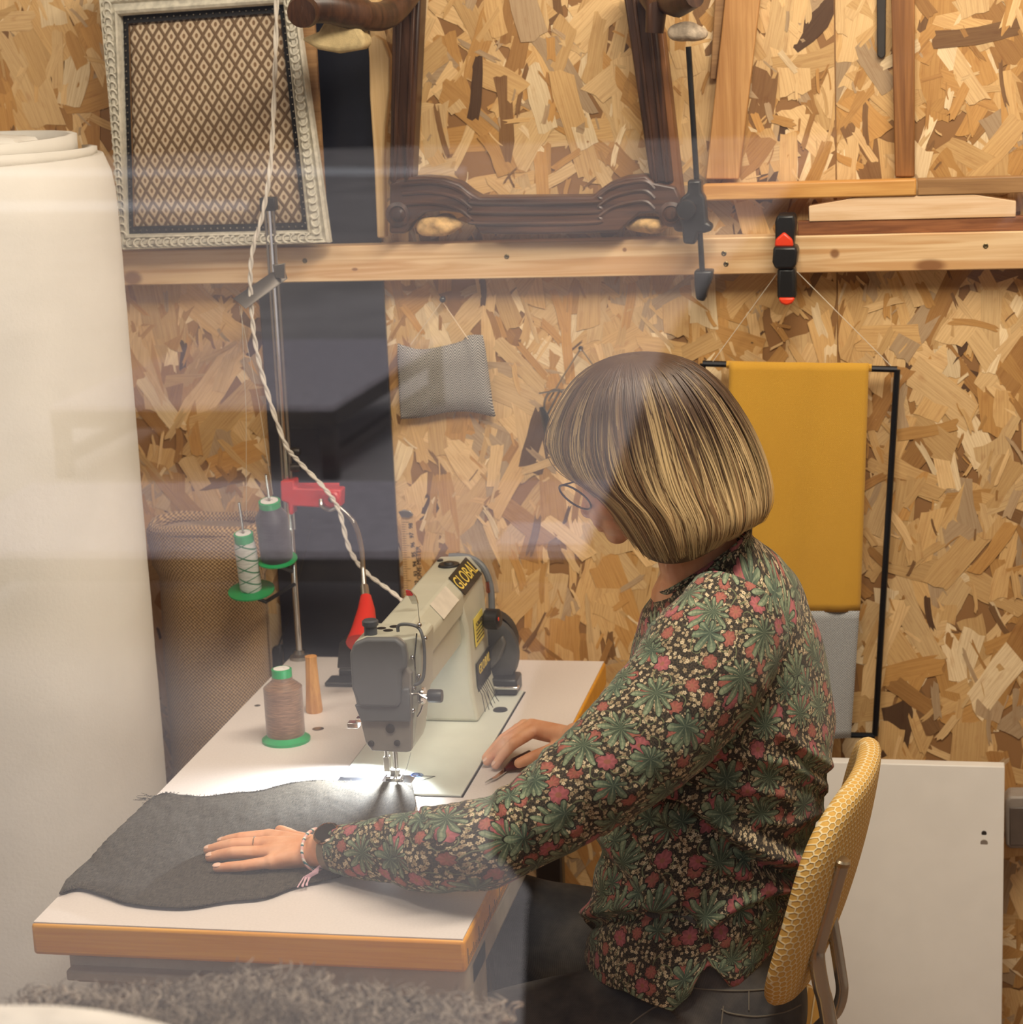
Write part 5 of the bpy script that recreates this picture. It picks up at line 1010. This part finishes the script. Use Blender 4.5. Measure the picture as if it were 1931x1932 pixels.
# watch, bracelet, ring, snips
ax = (EL-WL).normalized(); wu = Vector((0, -.25, 1)); wu = (wu-ax*wu.dot(ax)).normalized(); wv_ = ax.cross(wu)
def band(c0, w_, ru, rv, th, n=40): return [[c0+ax*x+(wu*ru+wv_*0)*math.cos(a)*k+(wv_*rv)*math.sin(a)*k for a in np.linspace(0, 2*PI, n+1)[:-1]] for x, k in ((-w_, 1), (-w_, 1+th), (w_, 1+th), (w_, 1))]
c0 = P(624, 1598, Y=.185); c0 = WL+(EL-WL)*(.10)
wb = MB(); r4 = band(c0, .009, .0255, .0265, .05); wb.rings(r4+[r4[0]], cap=False); wb.build('watch_strap', plain('woven_metal_strap', (150, 138, 118), .35, .6, bump=.4, bs=1500), per)
fc = c0+wu*.0275-wv_*.006*(1 if wv_.y > 0 else -1)+ax*.002; fn = (wu+Vector((0, -.35, .1))).normalized()
MB().lathe([(0, -.004), (.0165, -.004), (.0175, -.001), (.0175, .002), (.0155, .004), (.0150, .003), (0, .003)], fc, fn, 36).build('watch_case', metal('rose_steel', (190, 160, 130), .2), per)
MB().lathe([(0, .0034), (.0145, .0034), (.0145, .002)], fc, fn, 30).build('watch_dial', plain('dial_dark', (30, 24, 20), .2), per)
t = Mt('beaded_bracelet', .6); w_y = t.xyz(t.coord('Object'))[1]; f = (w_y*95.0+t.xyz(t.coord('Object'))[2]*60.0).mod(1.0); c = t.mix(f > .5, lin((224, 178, 172)), lin((40, 110, 118))); c = t.mix((f > .72), c, lin((232, 222, 210))); t.col(c)
bc_ = WL+(WL-EL)*(-.0)-ax*.006; MB().tube([bc_+wu*.0255*math.cos(a)+wv_*.030*math.sin(a)-ax*.004*math.cos(a) for a in np.linspace(0, 2*PI, 44)[:-1]], .0021, 8, closed=True).build('bracelet', t.m, per)
a = P(603, 1634, Z=TZ+.020); tsl = MB()
for k in range(5): tsl.tube([a, a+Vector((.0 -.002*k, -.008, -.006)), P(586-3*k, 1655, Z=TZ+.008), P(578-4*k+ (k % 2)*6, 1670+k, Z=TZ+.007)], .0009, 5)
tsl.tube([a, P(625, 1642, Z=TZ+.012)], .0012, 5).build('bracelet_tassel', plain('pink_cord', (214, 176, 186), .8), per)
rg = mc[1].lerp(pi_[1], .3); rd = (pi_[1]-mc[1]).normalized(); ru_ = rd.orthogonal().normalized(); rv_ = rd.cross(ru_); MB().tube([rg+(ru_*math.cos(a)+rv_*math.sin(a))*.0098 for a in np.linspace(0, 2*PI, 24)[:-1]], .0008, 6, closed=True).build('ring', metal('silver_ring', (220, 210, 200), .2), per)
sn = thing('thread_snips', P(960, 1458, Z=TZ), 'small dark red thread snips lying under the far hand', 'snips')
MB().tube([P(955, 1452, Z=TZ+.006), P(970, 1436, Z=TZ+.008), P(1000, 1420, Z=TZ+.009)], [.003, .005, .004], 8).tube([P(955, 1452, Z=TZ+.006), P(978, 1446, Z=TZ+.008), P(1006, 1438, Z=TZ+.007)], [.003, .005, .004], 8).build('grip', plain('dark_red_grip', (84, 30, 28), .4), sn)
MB().prism([P(955, 1450, Z=TZ+.003), P(935, 1466, Z=TZ+.003), P(916, 1478, Z=TZ+.003), P(938, 1470, Z=TZ+.003), P(958, 1456, Z=TZ+.003)], (0, 0, .002)).build('blade', CHROME, sn)
